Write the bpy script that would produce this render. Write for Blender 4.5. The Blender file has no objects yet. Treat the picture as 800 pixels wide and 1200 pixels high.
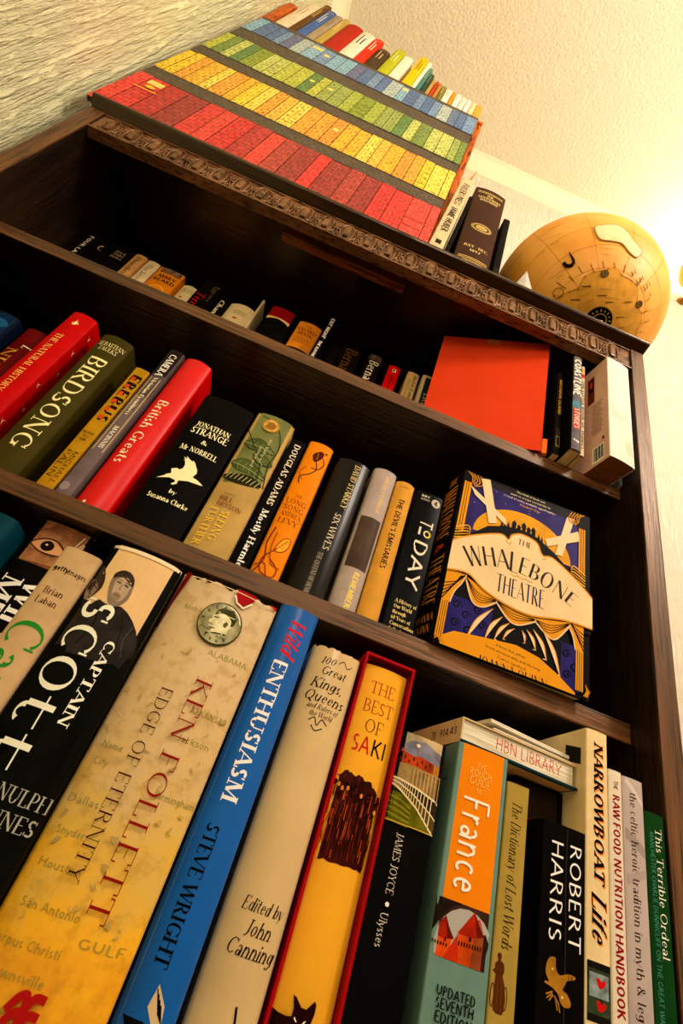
import bpy, bmesh, math, random
from mathutils import Vector, Matrix
from mathutils.geometry import tessellate_polygon
random.seed(7)
SC = bpy.context.scene
COL = SC.collection
R = math.radians

# ------------------------------------------------------------------ camera, light, exposure
CAM = (0.5271, -0.4107, -0.8254)
cd = bpy.data.cameras.new('camera')
cd.sensor_fit = 'VERTICAL'; cd.sensor_height = 36.0; cd.sensor_width = 24.0; cd.lens = 18.0
cd.clip_start = 0.01
cam = bpy.data.objects.new('camera', cd); COL.objects.link(cam)
xr = Vector((0.9214, -0.2642, 0.2852)); zf = Vector((0.0517, 0.8104, 0.5836))
zf.normalize(); xr = (xr - zf*xr.dot(zf)).normalized(); yd = zf.cross(xr)
m = Matrix((xr, -yd, -zf)).transposed().to_4x4(); m.translation = Vector(CAM)
cam.matrix_world = m
SC.camera = cam
vs = SC.view_settings
vs.view_transform = 'Standard'; vs.look = 'None'; vs.gamma = 1.0; vs.exposure = 0.06; vs.use_curve_mapping = False

w = bpy.data.worlds.new('room_air'); SC.world = w; w.use_nodes = True
w.node_tree.nodes['Background'].inputs[0].default_value = (1.0, 0.78, 0.52, 1)
w.node_tree.nodes['Background'].inputs[1].default_value = 0.02

def lamp(name, loc, power, radius, col):
    l = bpy.data.lights.new(name, 'POINT'); l.energy = power; l.shadow_soft_size = radius; l.color = col
    o = bpy.data.objects.new(name, l); COL.objects.link(o); o.location = loc
    return o
WARM = (1.0, 0.83, 0.71)
lamp('pendant_light', (1.45, -0.88, 0.55), 72, 0.16, WARM)
lamp('room_light', (0.55, -1.50, 0.05), 25, 0.20, (1.0, 0.81, 0.68))

# ------------------------------------------------------------------ materials
def lin(h):
    h = h.lstrip('#')
    v = [int(h[i:i+2], 16)/255 for i in (0, 2, 4)]
    return tuple(min(.86, 1.18*(c/12.92 if c <= 0.04045 else ((c+0.055)/1.055)**2.4)**1.22) for c in v)
CACHE = {}
def newmat(name):
    m = bpy.data.materials.new(name); m.use_nodes = True
    nt = m.node_tree; return m, nt, nt.nodes['Principled BSDF']
def N(nt, t, **kw):
    n = nt.nodes.new(t)
    for k, v in kw.items(): setattr(n, k, v)
    return n
def coords(nt, scale=(1, 1, 1)):
    tc = N(nt, 'ShaderNodeTexCoord'); mp = N(nt, 'ShaderNodeMapping'); mp.inputs['Scale'].default_value = scale
    nt.links.new(tc.outputs['Object'], mp.inputs['Vector']); return mp.outputs['Vector']
def noise(nt, vec, scale, detail=3, rough=.55):
    n = N(nt, 'ShaderNodeTexNoise'); n.inputs['Scale'].default_value = scale
    n.inputs['Detail'].default_value = detail; n.inputs['Roughness'].default_value = rough
    nt.links.new(vec, n.inputs['Vector']); return n.outputs['Fac']
def ramp(nt, fac, stops):
    r = N(nt, 'ShaderNodeValToRGB'); e = r.color_ramp.elements
    while len(e) < len(stops): e.new(.5)
    for el, (p, c) in zip(e, stops):
        el.position = p; el.color = (*(lin(c) if isinstance(c, str) else c), 1)
    nt.links.new(fac, r.inputs['Fac']); return r.outputs['Color']
def bump(nt, bs, h, strength, dist=.002):
    b = N(nt, 'ShaderNodeBump'); b.inputs['Strength'].default_value = strength; b.inputs['Distance'].default_value = dist
    nt.links.new(h, b.inputs['Height']); nt.links.new(b.outputs['Normal'], bs.inputs['Normal'])
def M(col, rough=.6, var=.10, scale=60, spec=.03, metal=0.0, bmp=0.0):
    key = (col, rough, var, scale, spec, metal, bmp)
    if key in CACHE: return CACHE[key]
    m, nt, bs = newmat('paint_' + col.lstrip('#'))
    c = lin(col)
    bs.inputs['Roughness'].default_value = rough; bs.inputs['Specular IOR Level'].default_value = spec
    bs.inputs['Metallic'].default_value = metal
    if var > 0:
        f = noise(nt, coords(nt), scale)
        lo = tuple(x*(1-var*1.6) for x in c); hi = tuple(min(1, x*(1+var)) for x in c)
        nt.links.new(ramp(nt, f, [(.3, lo), (.7, hi)]), bs.inputs['Base Color'])
        if bmp: bump(nt, bs, f, bmp)
    else:
        bs.inputs['Base Color'].default_value = (*c, 1)
    CACHE[key] = m; return m
def INK(col): return M(col, .5, 0.0, 60, .03)
def wood(name, stretch, dark, mid, light, rough=.40, pore='#0a0503', spec=.5):
    m, nt, bs = newmat(name)
    f = noise(nt, coords(nt, stretch), 60, 6, .65)
    g = noise(nt, coords(nt, tuple(s*3.2 for s in stretch)), 75, 3, .6)
    base = ramp(nt, f, [(.28, dark), (.5, mid), (.72, light)])
    pr = ramp(nt, g, [(.38, (0.06, 0.05, 0.04)), (.46, (1, 1, 1))])
    mx = N(nt, 'ShaderNodeMix', data_type='RGBA', blend_type='MULTIPLY'); mx.inputs[0].default_value = .85
    nt.links.new(base, mx.inputs[6]); nt.links.new(pr, mx.inputs[7])
    nt.links.new(mx.outputs[2], bs.inputs['Base Color'])
    bs.inputs['Roughness'].default_value = rough; bs.inputs['Specular IOR Level'].default_value = spec
    bs.inputs['Specular Tint'].default_value = (1.0, .78, .55, 1)
    bump(nt, bs, g, .8, .0012); return m
OAK_Z = wood('dark_oak_upright', (1, 1, .07), '#120905', '#22130a', '#34200f')
OAK_X = wood('dark_oak_length', (.07, 1, 1), '#120905', '#22130a', '#34200f', .3, spec=.7)
LIT_EDGE_Z = wood('lit_oak_upright', (1, 1, .05), '#382212', '#5c3c21', '#7e5834', .42, spec=.5)  # lit copy of the dark oak: light on the fronts put into the colour
LIT_EDGE_X = wood('lit_oak_length', (.05, 1, 1), '#382212', '#5c3c21', '#7e5834', .42, spec=.5)  # the same lit tone with grain running lengthwise
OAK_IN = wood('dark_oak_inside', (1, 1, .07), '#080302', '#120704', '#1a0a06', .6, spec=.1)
PINE = wood('orange_pine', (1, 1, .1), '#9a4a14', '#c26a24', '#dc8634', .5, spec=.15)

def plaster(name, stretch, scale, col, strength, dist, lo=.35, hi=.65):
    m, nt, bs = newmat(name)
    v = coords(nt, stretch)
    f = noise(nt, v, scale, 5, .62)
    h = ramp(nt, f, [(lo, (0, 0, 0)), (hi, (1, 1, 1))])
    bs.inputs['Base Color'].default_value = (*lin(col), 1); bs.inputs['Roughness'].default_value = .8
    bs.inputs['Specular IOR Level'].default_value = .15
    bump(nt, bs, h, strength, dist); return m
WALL_S = plaster('combed_plaster_wall', (1, 1, .10), 130, '#fae8bd', 1.0, .006, .36, .60)
WALL_B = plaster('combed_plaster_back', (1, 1, .12), 140, '#e6dccb', .9, .0045, .36, .62)
CEIL = plaster('stippled_ceiling', (1, 1, 1), 120, '#e8dcc6', .75, .004)
COVE = M('#ece0c6', .6, 0)
FLOOR = M('#6a4a32', .8, .2, 20)
PAGES = None
def pages_mat():
    global PAGES
    if PAGES: return PAGES
    m, nt, bs = newmat('page_edges')
    f = noise(nt, coords(nt, (1, .02, .02)), 900, 2)
    nt.links.new(ramp(nt, f, [(.3, '#b89c70'), (.7, '#e6d2a6')]), bs.inputs['Base Color'])
    bs.inputs['Roughness'].default_value = .8; PAGES = m; return m
PAGES_FLAT = None
def pages_flat():
    global PAGES_FLAT
    if PAGES_FLAT: return PAGES_FLAT
    m, nt, bs = newmat('page_edges_flat')
    f = noise(nt, coords(nt, (.02, .02, 1)), 900, 2)
    nt.links.new(ramp(nt, f, [(.3, '#b8a88c'), (.7, '#efe6d2')]), bs.inputs['Base Color'])
    bs.inputs['Roughness'].default_value = .8; PAGES_FLAT = m; return m

# ------------------------------------------------------------------ mesh helpers
def finish(name, bm, mats, parent=None, loc=None, smooth=False, kind=None):
    me = bpy.data.meshes.new(name)
    bm.normal_update(); bm.to_mesh(me); bm.free()
    for mt in (mats if isinstance(mats, (list, tuple)) else [mats]): me.materials.append(mt)
    if smooth:
        for p in me.polygons: p.use_smooth = True
    o = bpy.data.objects.new(name, me); COL.objects.link(o)
    if parent: o.parent = parent
    if loc is not None: o.location = loc
    if kind: o['kind'] = kind
    return o
def root(name, label, cat, loc, rot=(0, 0, 0), group=None):
    o = bpy.data.objects.new(name, None); COL.objects.link(o); o.empty_display_size = .02
    o.location = loc; o.rotation_euler = rot
    tag(o, label, cat, group); return o
def tag(o, label, cat, group=None):
    o['label'] = label; o['category'] = cat
    if group: o['group'] = group
    return o
def box(bm, x0, y0, z0, x1, y1, z1, mi=0, bev=0.0):
    t = bmesh.new()
    v = [t.verts.new(p) for p in ((x0, y0, z0), (x1, y0, z0), (x1, y1, z0), (x0, y1, z0), (x0, y0, z1), (x1, y0, z1), (x1, y1, z1), (x0, y1, z1))]
    for f in ((3, 2, 1, 0), (4, 5, 6, 7), (0, 1, 5, 4), (1, 2, 6, 5), (2, 3, 7, 6), (3, 0, 4, 7)): t.faces.new([v[i] for i in f])
    if bev: bmesh.ops.bevel(t, geom=list(t.edges), offset=bev, segments=2, affect='EDGES', profile=.6)
    merge(bm, t, mi)
def merge(bm, t, mi=0, mat=None):
    t.verts.index_update(); mp = {}
    for v in t.verts: mp[v] = bm.verts.new(mat @ v.co if mat else v.co)
    for f in t.faces:
        try: nf = bm.faces.new([mp[v] for v in f.verts]); nf.material_index = mi; nf.smooth = f.smooth
        except ValueError: pass
    t.free()
def extrude_profile(bm, prof, x0, x1, mi=0):
    """closed (y,z) outline swept along x"""
    a = [bm.verts.new((x0, y, z)) for y, z in prof]; b = [bm.verts.new((x1, y, z)) for y, z in prof]; n = len(prof)
    for i in range(n):
        f = bm.faces.new((a[i], a[(i+1) % n], b[(i+1) % n], b[i])); f.material_index = mi
    bm.faces.new(a[::-1]).material_index = mi; bm.faces.new(b).material_index = mi
def tube(bm, pts, r, n=8, closed=False, mi=0, smooth=True):
    pts = [Vector(p) for p in pts]; rings = []; L = len(pts)
    up = Vector((0.13, 0.21, 0.97))
    for i, p in enumerate(pts):
        a = pts[(i-1) % L] if (closed or i) else p; b = pts[(i+1) % L] if (closed or i < L-1) else p
        d = (b-a).normalized(); s = d.cross(up)
        if s.length < 1e-3: s = d.cross(Vector((1, 0, 0)))
        s.normalize(); t = s.cross(d); rr = r[i] if isinstance(r, (list, tuple)) else r
        rings.append([bm.verts.new(p + (s*math.cos(k*2*math.pi/n) + t*math.sin(k*2*math.pi/n))*rr) for k in range(n)])
    for i in range(L if closed else L-1):
        A = rings[i]; B = rings[(i+1) % L]
        for k in range(n):
            f = bm.faces.new((A[k], A[(k+1) % n], B[(k+1) % n], B[k])); f.material_index = mi; f.smooth = smooth
    if not closed:
        bm.faces.new(rings[0][::-1]).material_index = mi; bm.faces.new(rings[-1]).material_index = mi

# ------------------------------------------------------------------ printed lettering (stroke letters) and artwork
def _g(s): return [(a[0], [float(x) for x in a[1:]]) for a in (p.split() for p in s.split(';'))]
G = {}
def glyph(ch, w, s): G[ch] = (w, _g(s))
glyph('A', .80, 't .06 0 .4 1;T .4 1 .74 0;t .18 .34 .62 .34;S .06 0 .1;S .74 0 .12')
glyph('B', .70, 'T .15 0 .15 1;t .08 1 .36 1;A .36 .76 .22 .24 90 -90;t .15 .52 .36 .52;A .36 .26 .28 .26 90 -90;t .08 0 .36 0')
glyph('C', .78, 'A .44 .5 .36 .5 48 312;t .7 .95 .7 .70')
glyph('D', .84, 'T .15 0 .15 1;t .07 1 .38 1;A .38 .5 .38 .5 90 -90;t .07 0 .38 0')
glyph('E', .66, 'T .15 0 .15 1;t .07 1 .57 1;t .15 .52 .46 .52;t .07 0 .6 0;t .57 1 .57 .82;t .6 0 .6 .2')
glyph('F', .62, 'T .15 0 .15 1;t .07 1 .56 1;t .15 .50 .45 .50;t .56 1 .56 .80;S .15 0 .13')
glyph('G', .84, 'A .44 .5 .36 .5 48 318;T .70 .42 .70 .1;S .68 .42 .12;t .7 .95 .7 .72')
glyph('H', .86, 'T .15 0 .15 1;T .71 0 .71 1;t .15 .52 .71 .52;S .15 0 .13;S .15 1 .13;S .71 0 .13;S .71 1 .13')
glyph('I', .32, 'T .16 0 .16 1;S .16 0 .13;S .16 1 .13')
glyph('J', .44, 'T .28 1 .28 .12;A .12 .12 .16 .2 0 -130;S .28 1 .13')
glyph('K', .78, 'T .15 0 .15 1;t .64 1 .17 .44;T .30 .56 .68 0;S .15 0 .13;S .15 1 .13;S .66 0 .12;S .62 1 .11')
glyph('L', .62, 'T .15 0 .15 1;t .07 0 .56 0;t .56 0 .56 .2;S .15 1 .13')
glyph('M', 1.0, 't .14 0 .17 1;T .19 1 .50 .04;t .50 .04 .80 1;T .84 1 .86 0;S .14 0 .1;S .86 0 .13;S .84 1 .1;S .16 1 .1')
glyph('N', .88, 't .15 0 .15 1;T .16 1 .72 0;t .72 0 .72 1;S .15 0 .1;S .72 1 .1;S .14 1 .1')
glyph('O', .88, 'A .44 .5 .37 .5 0 360')
glyph('P', .66, 'T .15 0 .15 1;t .07 1 .34 1;A .34 .73 .25 .27 90 -90;t .15 .46 .34 .46;S .15 0 .13')
glyph('Q', .88, 'A .44 .5 .37 .5 0 360;T .48 .15 .80 -.16')
glyph('R', .76, 'T .15 0 .15 1;t .07 1 .34 1;A .34 .75 .24 .25 90 -90;t .15 .5 .34 .5;T .34 .48 .66 0;S .15 0 .13;S .66 0 .1')
glyph('S', .62, 'A .30 .75 .21 .25 40 270;A .30 .25 .24 .25 90 -140;t .50 .97 .50 .76;t .07 .05 .07 .26')
glyph('T', .74, 'T .37 0 .37 1;t .05 1 .69 1;t .05 1 .05 .8;t .69 1 .69 .8;S .37 0 .14')
glyph('U', .84, 'T .16 1 .16 .3;A .42 .3 .26 .3 180 360;t .68 .3 .68 1;S .16 1 .13;S .68 1 .11')
glyph('V', .76, 'T .05 1 .38 0;t .38 0 .71 1;S .06 1 .12;S .70 1 .1')
glyph('W', 1.06, 'T .05 1 .29 0;t .29 0 .53 1;T .53 1 .77 0;t .77 0 1.0 1;S .06 1 .11;S 1.0 1 .09')
glyph('X', .76, 'T .07 1 .68 0;t .08 0 .67 1;S .08 0 .1;S .67 1 .1;S .08 1 .1;S .67 0 .1')
glyph('Y', .72, 'T .04 1 .36 .46;t .68 1 .36 .46;T .36 .48 .36 0;S .36 0 .13;S .06 1 .1;S .66 1 .1')
glyph('Z', .66, 't .07 1 .58 1;T .58 1 .06 0;t .06 0 .6 0;t .07 1 .07 .82;t .6 0 .6 .2')
glyph('a', .56, 'T .44 0 .44 .46;A .26 .46 .18 .2 0 150;A .25 .18 .18 .18 0 360')
glyph('b', .62, 'T .13 0 .13 1;A .33 .33 .22 .33 0 360')
glyph('c', .54, 'A .30 .33 .22 .33 50 312')
glyph('d', .62, 'T .50 0 .50 1;A .29 .33 .22 .33 0 360;S .48 1 .08')
glyph('e', .56, 't .09 .37 .48 .37;A .30 .33 .21 .33 8 318')
glyph('f', .38, 'T .18 0 .18 .78;A .32 .78 .14 .22 180 50;t .05 .64 .34 .64;S .18 0 .11')
glyph('g', .60, 'A .28 .36 .21 .30 0 360;T .49 .66 .49 -.1;A .28 -.1 .21 .2 0 -150')
glyph('h', .64, 'T .13 0 .13 1;A .32 .44 .18 .22 180 0;T .50 .44 .50 0;S .13 0 .1;S .50 0 .1')
glyph('i', .27, 'T .13 0 .13 .64;D .13 .88;S .13 0 .1;t .05 .64 .13 .64')
glyph('j', .27, 'T .15 -.1 .15 .64;D .15 .88;A .03 -.1 .12 .15 0 -120')
glyph('k', .60, 'T .13 0 .13 1;t .50 .66 .15 .28;T .24 .38 .54 0;S .13 0 .1')
glyph('l', .27, 'T .13 0 .13 1;S .13 0 .1;t .05 1 .13 1')
glyph('m', .94, 'T .13 0 .13 .66;A .295 .46 .165 .2 180 0;T .46 .46 .46 0;A .625 .46 .165 .2 180 0;T .79 .46 .79 0;S .13 0 .09;S .46 0 .09;S .79 0 .09')
glyph('n', .63, 'T .13 0 .13 .66;A .31 .46 .18 .2 180 0;T .49 .46 .49 0;S .13 0 .1;S .49 0 .1')
glyph('o', .60, 'A .30 .33 .23 .33 0 360')
glyph('p', .62, 'T .13 -.32 .13 .66;A .33 .33 .22 .33 0 360;S .13 -.32 .1')
glyph('q', .62, 'T .50 -.32 .50 .66;A .29 .33 .22 .33 0 360')
glyph('r', .46, 'T .13 0 .13 .66;A .30 .44 .17 .22 180 55;S .13 0 .1')
glyph('s', .46, 'A .23 .49 .15 .17 40 270;A .23 .16 .17 .16 90 -140')
glyph('t', .40, 'T .18 .88 .18 .16;A .31 .16 .13 .16 180 300;t .05 .64 .35 .64')
glyph('u', .63, 'T .13 .66 .13 .22;A .31 .22 .18 .22 180 360;T .49 .66 .49 0')
glyph('v', .56, 'T .04 .66 .28 0;t .28 0 .52 .66')
glyph('w', .80, 'T .04 .66 .22 0;t .22 0 .40 .66;T .40 .66 .58 0;t .58 0 .76 .66')
glyph('x', .56, 'T .05 .66 .51 0;t .06 0 .50 .66')
glyph('y', .56, 'T .04 .66 .28 0;t .14 -.32 .52 .66')
glyph('z', .50, 't .05 .66 .44 .66;T .44 .66 .05 0;t .05 0 .46 0')
glyph('0', .62, 'A .31 .5 .24 .5 0 360')
glyph('1', .40, 'T .22 0 .22 1;t .08 .82 .22 1;S .22 0 .12')
glyph('2', .60, 'A .29 .73 .22 .27 160 -40;T .46 .56 .06 0;t .06 0 .54 0')
glyph('3', .58, 'A .27 .75 .2 .25 150 -90;A .27 .26 .24 .26 90 -150')
glyph('4', .62, 'T .42 0 .42 1;t .42 1 .05 .3;t .05 .3 .57 .3')
glyph('6', .60, 'A .31 .29 .24 .29 0 360;A .42 .4 .35 .6 180 100')
glyph('7', .56, 't .06 1 .5 1;T .5 1 .2 0')
glyph('8', .60, 'A .30 .75 .2 .25 0 360;A .30 .26 .25 .26 0 360')
glyph('9', .60, 'A .29 .71 .24 .29 0 360;A .18 .6 .35 .6 0 -80')
glyph('&', .84, 'A .34 .78 .17 .22 0 360;A .32 .27 .25 .27 90 340;T .24 .64 .74 0;t .56 .2 .72 .5')
glyph('.', .24, 'D .12 .06')
glyph(',', .24, 'D .12 .04;t .14 .02 .06 -.16')
glyph("'", .22, 't .12 1 .10 .74')
glyph('-', .40, 't .05 .36 .35 .36')
glyph('*', .40, 'D .2 .4')
G[' '] = (.34, [])
glyph('~', .78, 'T .24 1 .24 .22;A .46 .22 .22 .22 180 335;t .03 .70 .70 .74')
STY = {  # thick, thin, serifs
    'serif': (.125, .045, 1), 'serifb': (.17, .06, 1), 'light': (.085, .04, 1), 'mid': (.095, .095, 0), 'slabb': (.2, .11, 1), 'sans': (.12, .12, 0), 'sansb': (.19, .17, 0),
    'thin': (.075, .075, 0), 'contrast': (.15, .035, 0), 'slab': (.11, .10, 1), 'heavy': (.24, .16, 0)}
def strokes(ch, sty):
    th, tn, sf = STY[sty]; w_, gl = G.get(ch, G['o']); out = []
    for k, a in gl:
        if k in 'Tt':
            x0, y0, x1, y1 = a
            tick = (x0 == x1 or y0 == y1) and max(abs(x1-x0), abs(y1-y0)) < .27 and k == 't'
            if tick and not sf and ch in 'CEFGLSTZ': continue
            wd = th if k == 'T' else tn; L = math.hypot(x1-x0, y1-y0) or 1
            if not sf and ch in 'BDEFLPRZI' and x0 < .1 and k == 't' and y0 == y1 and x0 != .07 and ch != 'Z': x0 = .15
            if not sf and x0 == .07 and ch in 'DEFLPR': x0 = .15
            nx, ny = -(y1-y0)/L*wd/2, (x1-x0)/L*wd/2
            out.append([(x0+nx, y0+ny), (x1+nx, y1+ny), (x1-nx, y1-ny), (x0-nx, y0-ny)])
        elif k == 'A':
            cx, cy, rx, ry, a0, a1 = a; n = max(6, int(abs(a1-a0)/18)); pi = []; po = []
            for i in range(n+1):
                t = R(a0+(a1-a0)*i/n); c, s = math.cos(t), math.sin(t)
                wd = tn+(th-tn)*abs(c)**1.3
                if ch in 'Ss': wd = tn+(th-tn)*(.35+.65*abs(s if 60 < abs((a0+(a1-a0)*i/n)) % 360 < 110 or abs((a0+(a1-a0)*i/n)) > 240 else c))
                po.append((cx+(rx)*c, cy+(ry)*s)); pi.append((cx+max(.01, rx-wd)*c, cy+max(.01, ry-wd)*s))
            for i in range(n): out.append([po[i], po[i+1], pi[i+1], pi[i]])
        elif k == 'S' and sf:
            x, y, l = a; h = tn; l = l + th*.25
            y0 = y if y < .3 else y-h
            out.append([(x-l, y0), (x+l, y0), (x+l, y0+h), (x-l, y0+h)])
        elif k == 'D':
            x, y = a; r = th*.62
            out.append([(x+r*math.cos(i*math.pi/4), y+r*math.sin(i*math.pi/4)) for i in range(8)])
    return w_, out
class Art:
    def __init__(self): self.items = []
    def poly(self, pts, col): self.items.append((col, [list(pts)])); return self
    def rect(self, u0, v0, u1, v1, col): return self.poly([(u0, v0), (u1, v0), (u1, v1), (u0, v1)], col)
    def ell(self, cx, cy, rx, ry, col, n=28, rot=0):
        c, s = math.cos(R(rot)), math.sin(R(rot))
        return self.poly([(cx+rx*math.cos(t)*c-ry*math.sin(t)*s, cy+rx*math.cos(t)*s+ry*math.sin(t)*c) for t in (i*2*math.pi/n for i in range(n))], col)
    def line(self, pts, wd, col, taper=False, closed=False):
        P = []; pts = list(pts)
        if closed: pts = pts+[pts[0]]
        n = len(pts)-1
        for i in range(n):
            (x0, y0), (x1, y1) = pts[i], pts[i+1]; L = math.hypot(x1-x0, y1-y0) or 1e-6
            a = wd*(1-i/n) if taper else wd; b = wd*(1-(i+1)/n) if taper else wd
            nx, ny = -(y1-y0)/L/2, (x1-x0)/L/2; ex, ey = (x1-x0)/L*a*.2, (y1-y0)/L*a*.2
            P.append([(x0-ex+nx*a, y0-ey+ny*a), (x1+ex+nx*b, y1+ey+ny*b), (x1+ex-nx*b, y1+ey-ny*b), (x0-ex-nx*a, y0-ey-ny*a)])
        self.items.append((col, P)); return self
    def curve(self, pts, wd, col, taper=False, k=8, closed=False):
        return self.line(spline(pts, k, closed), wd, col, taper)
    def blob(self, pts, col, k=6): return self.poly(spline(pts, k, True)[:-1], col)
    def text(self, s, u, v, cap, col, sty='serif', length=None, rot=0, align='C', shear=0.0, track=0.0):
        """baseline-centred text; (u,v) is the middle of the text's cap height"""
        x = 0; P = []
        for ch in s:
            w_, st = strokes(ch, sty)
            for p in st: P.append([(px+x+shear*py, py) for px, py in p])
            x += w_+track
        tot = max(x-track, .01); sx = (length/tot) if length else cap
        c, sn = math.cos(R(rot)), math.sin(R(rot)); ox = {'C': -tot/2, 'L': 0, 'R': -tot}[align]
        out = [[(u+((px+ox)*sx)*c-((py-.5)*cap)*sn, v+((px+ox)*sx)*sn+((py-.5)*cap)*c) for px, py in p] for p in P]
        self.items.append((col, out)); return self
    def vt(self, s, uc, v0, v1, cap, col, sty='serif', **k):
        return self.text(s, uc, (v0+v1)/2, cap, col, sty, length=abs(v0-v1), rot=-90, **k)
    def arctext(self, s, pts, cap, col, sty, k=8):
        cv = spline(pts, 12); d = [0]
        for a, b in zip(cv, cv[1:]): d.append(d[-1]+math.hypot(b[0]-a[0], b[1]-a[1]))
        ws = [G[c][0] for c in s]; tot = sum(ws); x = 0; P = []
        for i, ch in enumerate(s):
            t = (x+ws[i]/2)/tot*d[-1]; j = max(0, min(len(d)-2, next((q for q in range(len(d)-1) if d[q+1] >= t), len(d)-2)))
            fr = (t-d[j])/max(1e-6, d[j+1]-d[j]); cx = cv[j][0]+(cv[j+1][0]-cv[j][0])*fr; cy = cv[j][1]+(cv[j+1][1]-cv[j][1])*fr
            a = math.atan2(cv[j+1][1]-cv[j][1], cv[j+1][0]-cv[j][0]); sx = d[-1]/tot
            cp = cap(i) if callable(cap) else cap
            for p in strokes(ch, sty)[1]:
                P.append([(cx+(px-ws[i]/2)*sx*math.cos(a)-(py-.5)*cp*math.sin(a), cy+(px-ws[i]/2)*sx*math.sin(a)+(py-.5)*cp*math.cos(a)) for px, py in p])
            x += ws[i]
        self.items.append((col, P)); return self
def spline(pts, k=8, closed=False):
    pts = [tuple(p) for p in pts]; n = len(pts); out = []
    for i in range(n if closed else n-1):
        p0 = pts[(i-1) % n] if (closed or i > 0) else pts[i]; p1 = pts[i]; p2 = pts[(i+1) % n]
        p3 = pts[(i+2) % n] if (closed or i < n-2) else p2
        for j in range(k):
            t = j/k
            out.append(tuple(.5*((2*b)+(-a+c)*t+(2*a-5*b+4*c-d)*t*t+(-a+3*b-3*c+d)*t**3) for a, b, c, d in zip(p0, p1, p2, p3)))
    out.append(pts[0] if closed else pts[-1]); return out
def clip(poly, lim, side):
    out = []; n = len(poly)
    for i in range(n):
        a, b = poly[i], poly[(i+1) % n]
        ia = (a[0] <= lim) if side else (a[0] >= lim); ib = (b[0] <= lim) if side else (b[0] >= lim)
        if ia: out.append(a)
        if ia != ib:
            t = (lim-a[0])/(b[0]-a[0]); out.append((lim, a[1]+(b[1]-a[1])*t))
    return out
def print_art(bm, art, fn, mats, step=None, umin=None, umax=None, vmin=None, vmax=None):
    """lay printed shapes on a surface: fn(u, v, lift) in millimetres -> local point"""
    for li, (col, polys) in enumerate(art.items):
        mt = col if not isinstance(col, str) else INK(col)
        if mt not in mats: mats.append(mt)
        mi = mats.index(mt); lift = .00012+.00002*li
        for pl in polys:
            if len(pl) > 4:
                tris = tessellate_polygon([[Vector((x, y, 0)) for x, y in pl]]); pcs = [[pl[i] for i in t] for t in tris]
            else: pcs = [pl]
            for pc in pcs:
                if umin is not None: pc = clip(pc, umin, False)
                if len(pc) > 2 and umax is not None: pc = clip(pc, umax, True)
                sw = [(y, x) for x, y in pc]
                if len(sw) > 2 and vmin is not None: sw = clip(sw, vmin, False)
                if len(sw) > 2 and vmax is not None: sw = clip(sw, vmax, True)
                pc = [(x, y) for y, x in sw]
                if len(pc) < 3: continue
                us = [p[0] for p in pc]; a, b = min(us), max(us); parts = [pc]
                if step and b-a > step:
                    parts = []; q = math.floor(a/step)*step
                    while q < b:
                        s = clip(pc, q, False)
                        if len(s) > 2: s = clip(s, q+step, True)
                        if len(s) > 2: parts.append(s)
                        q += step
                for s in parts:
                    try: bm.faces.new([bm.verts.new(fn(x, y, lift)) for x, y in s]).material_index = mi
                    except ValueError: pass

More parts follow.
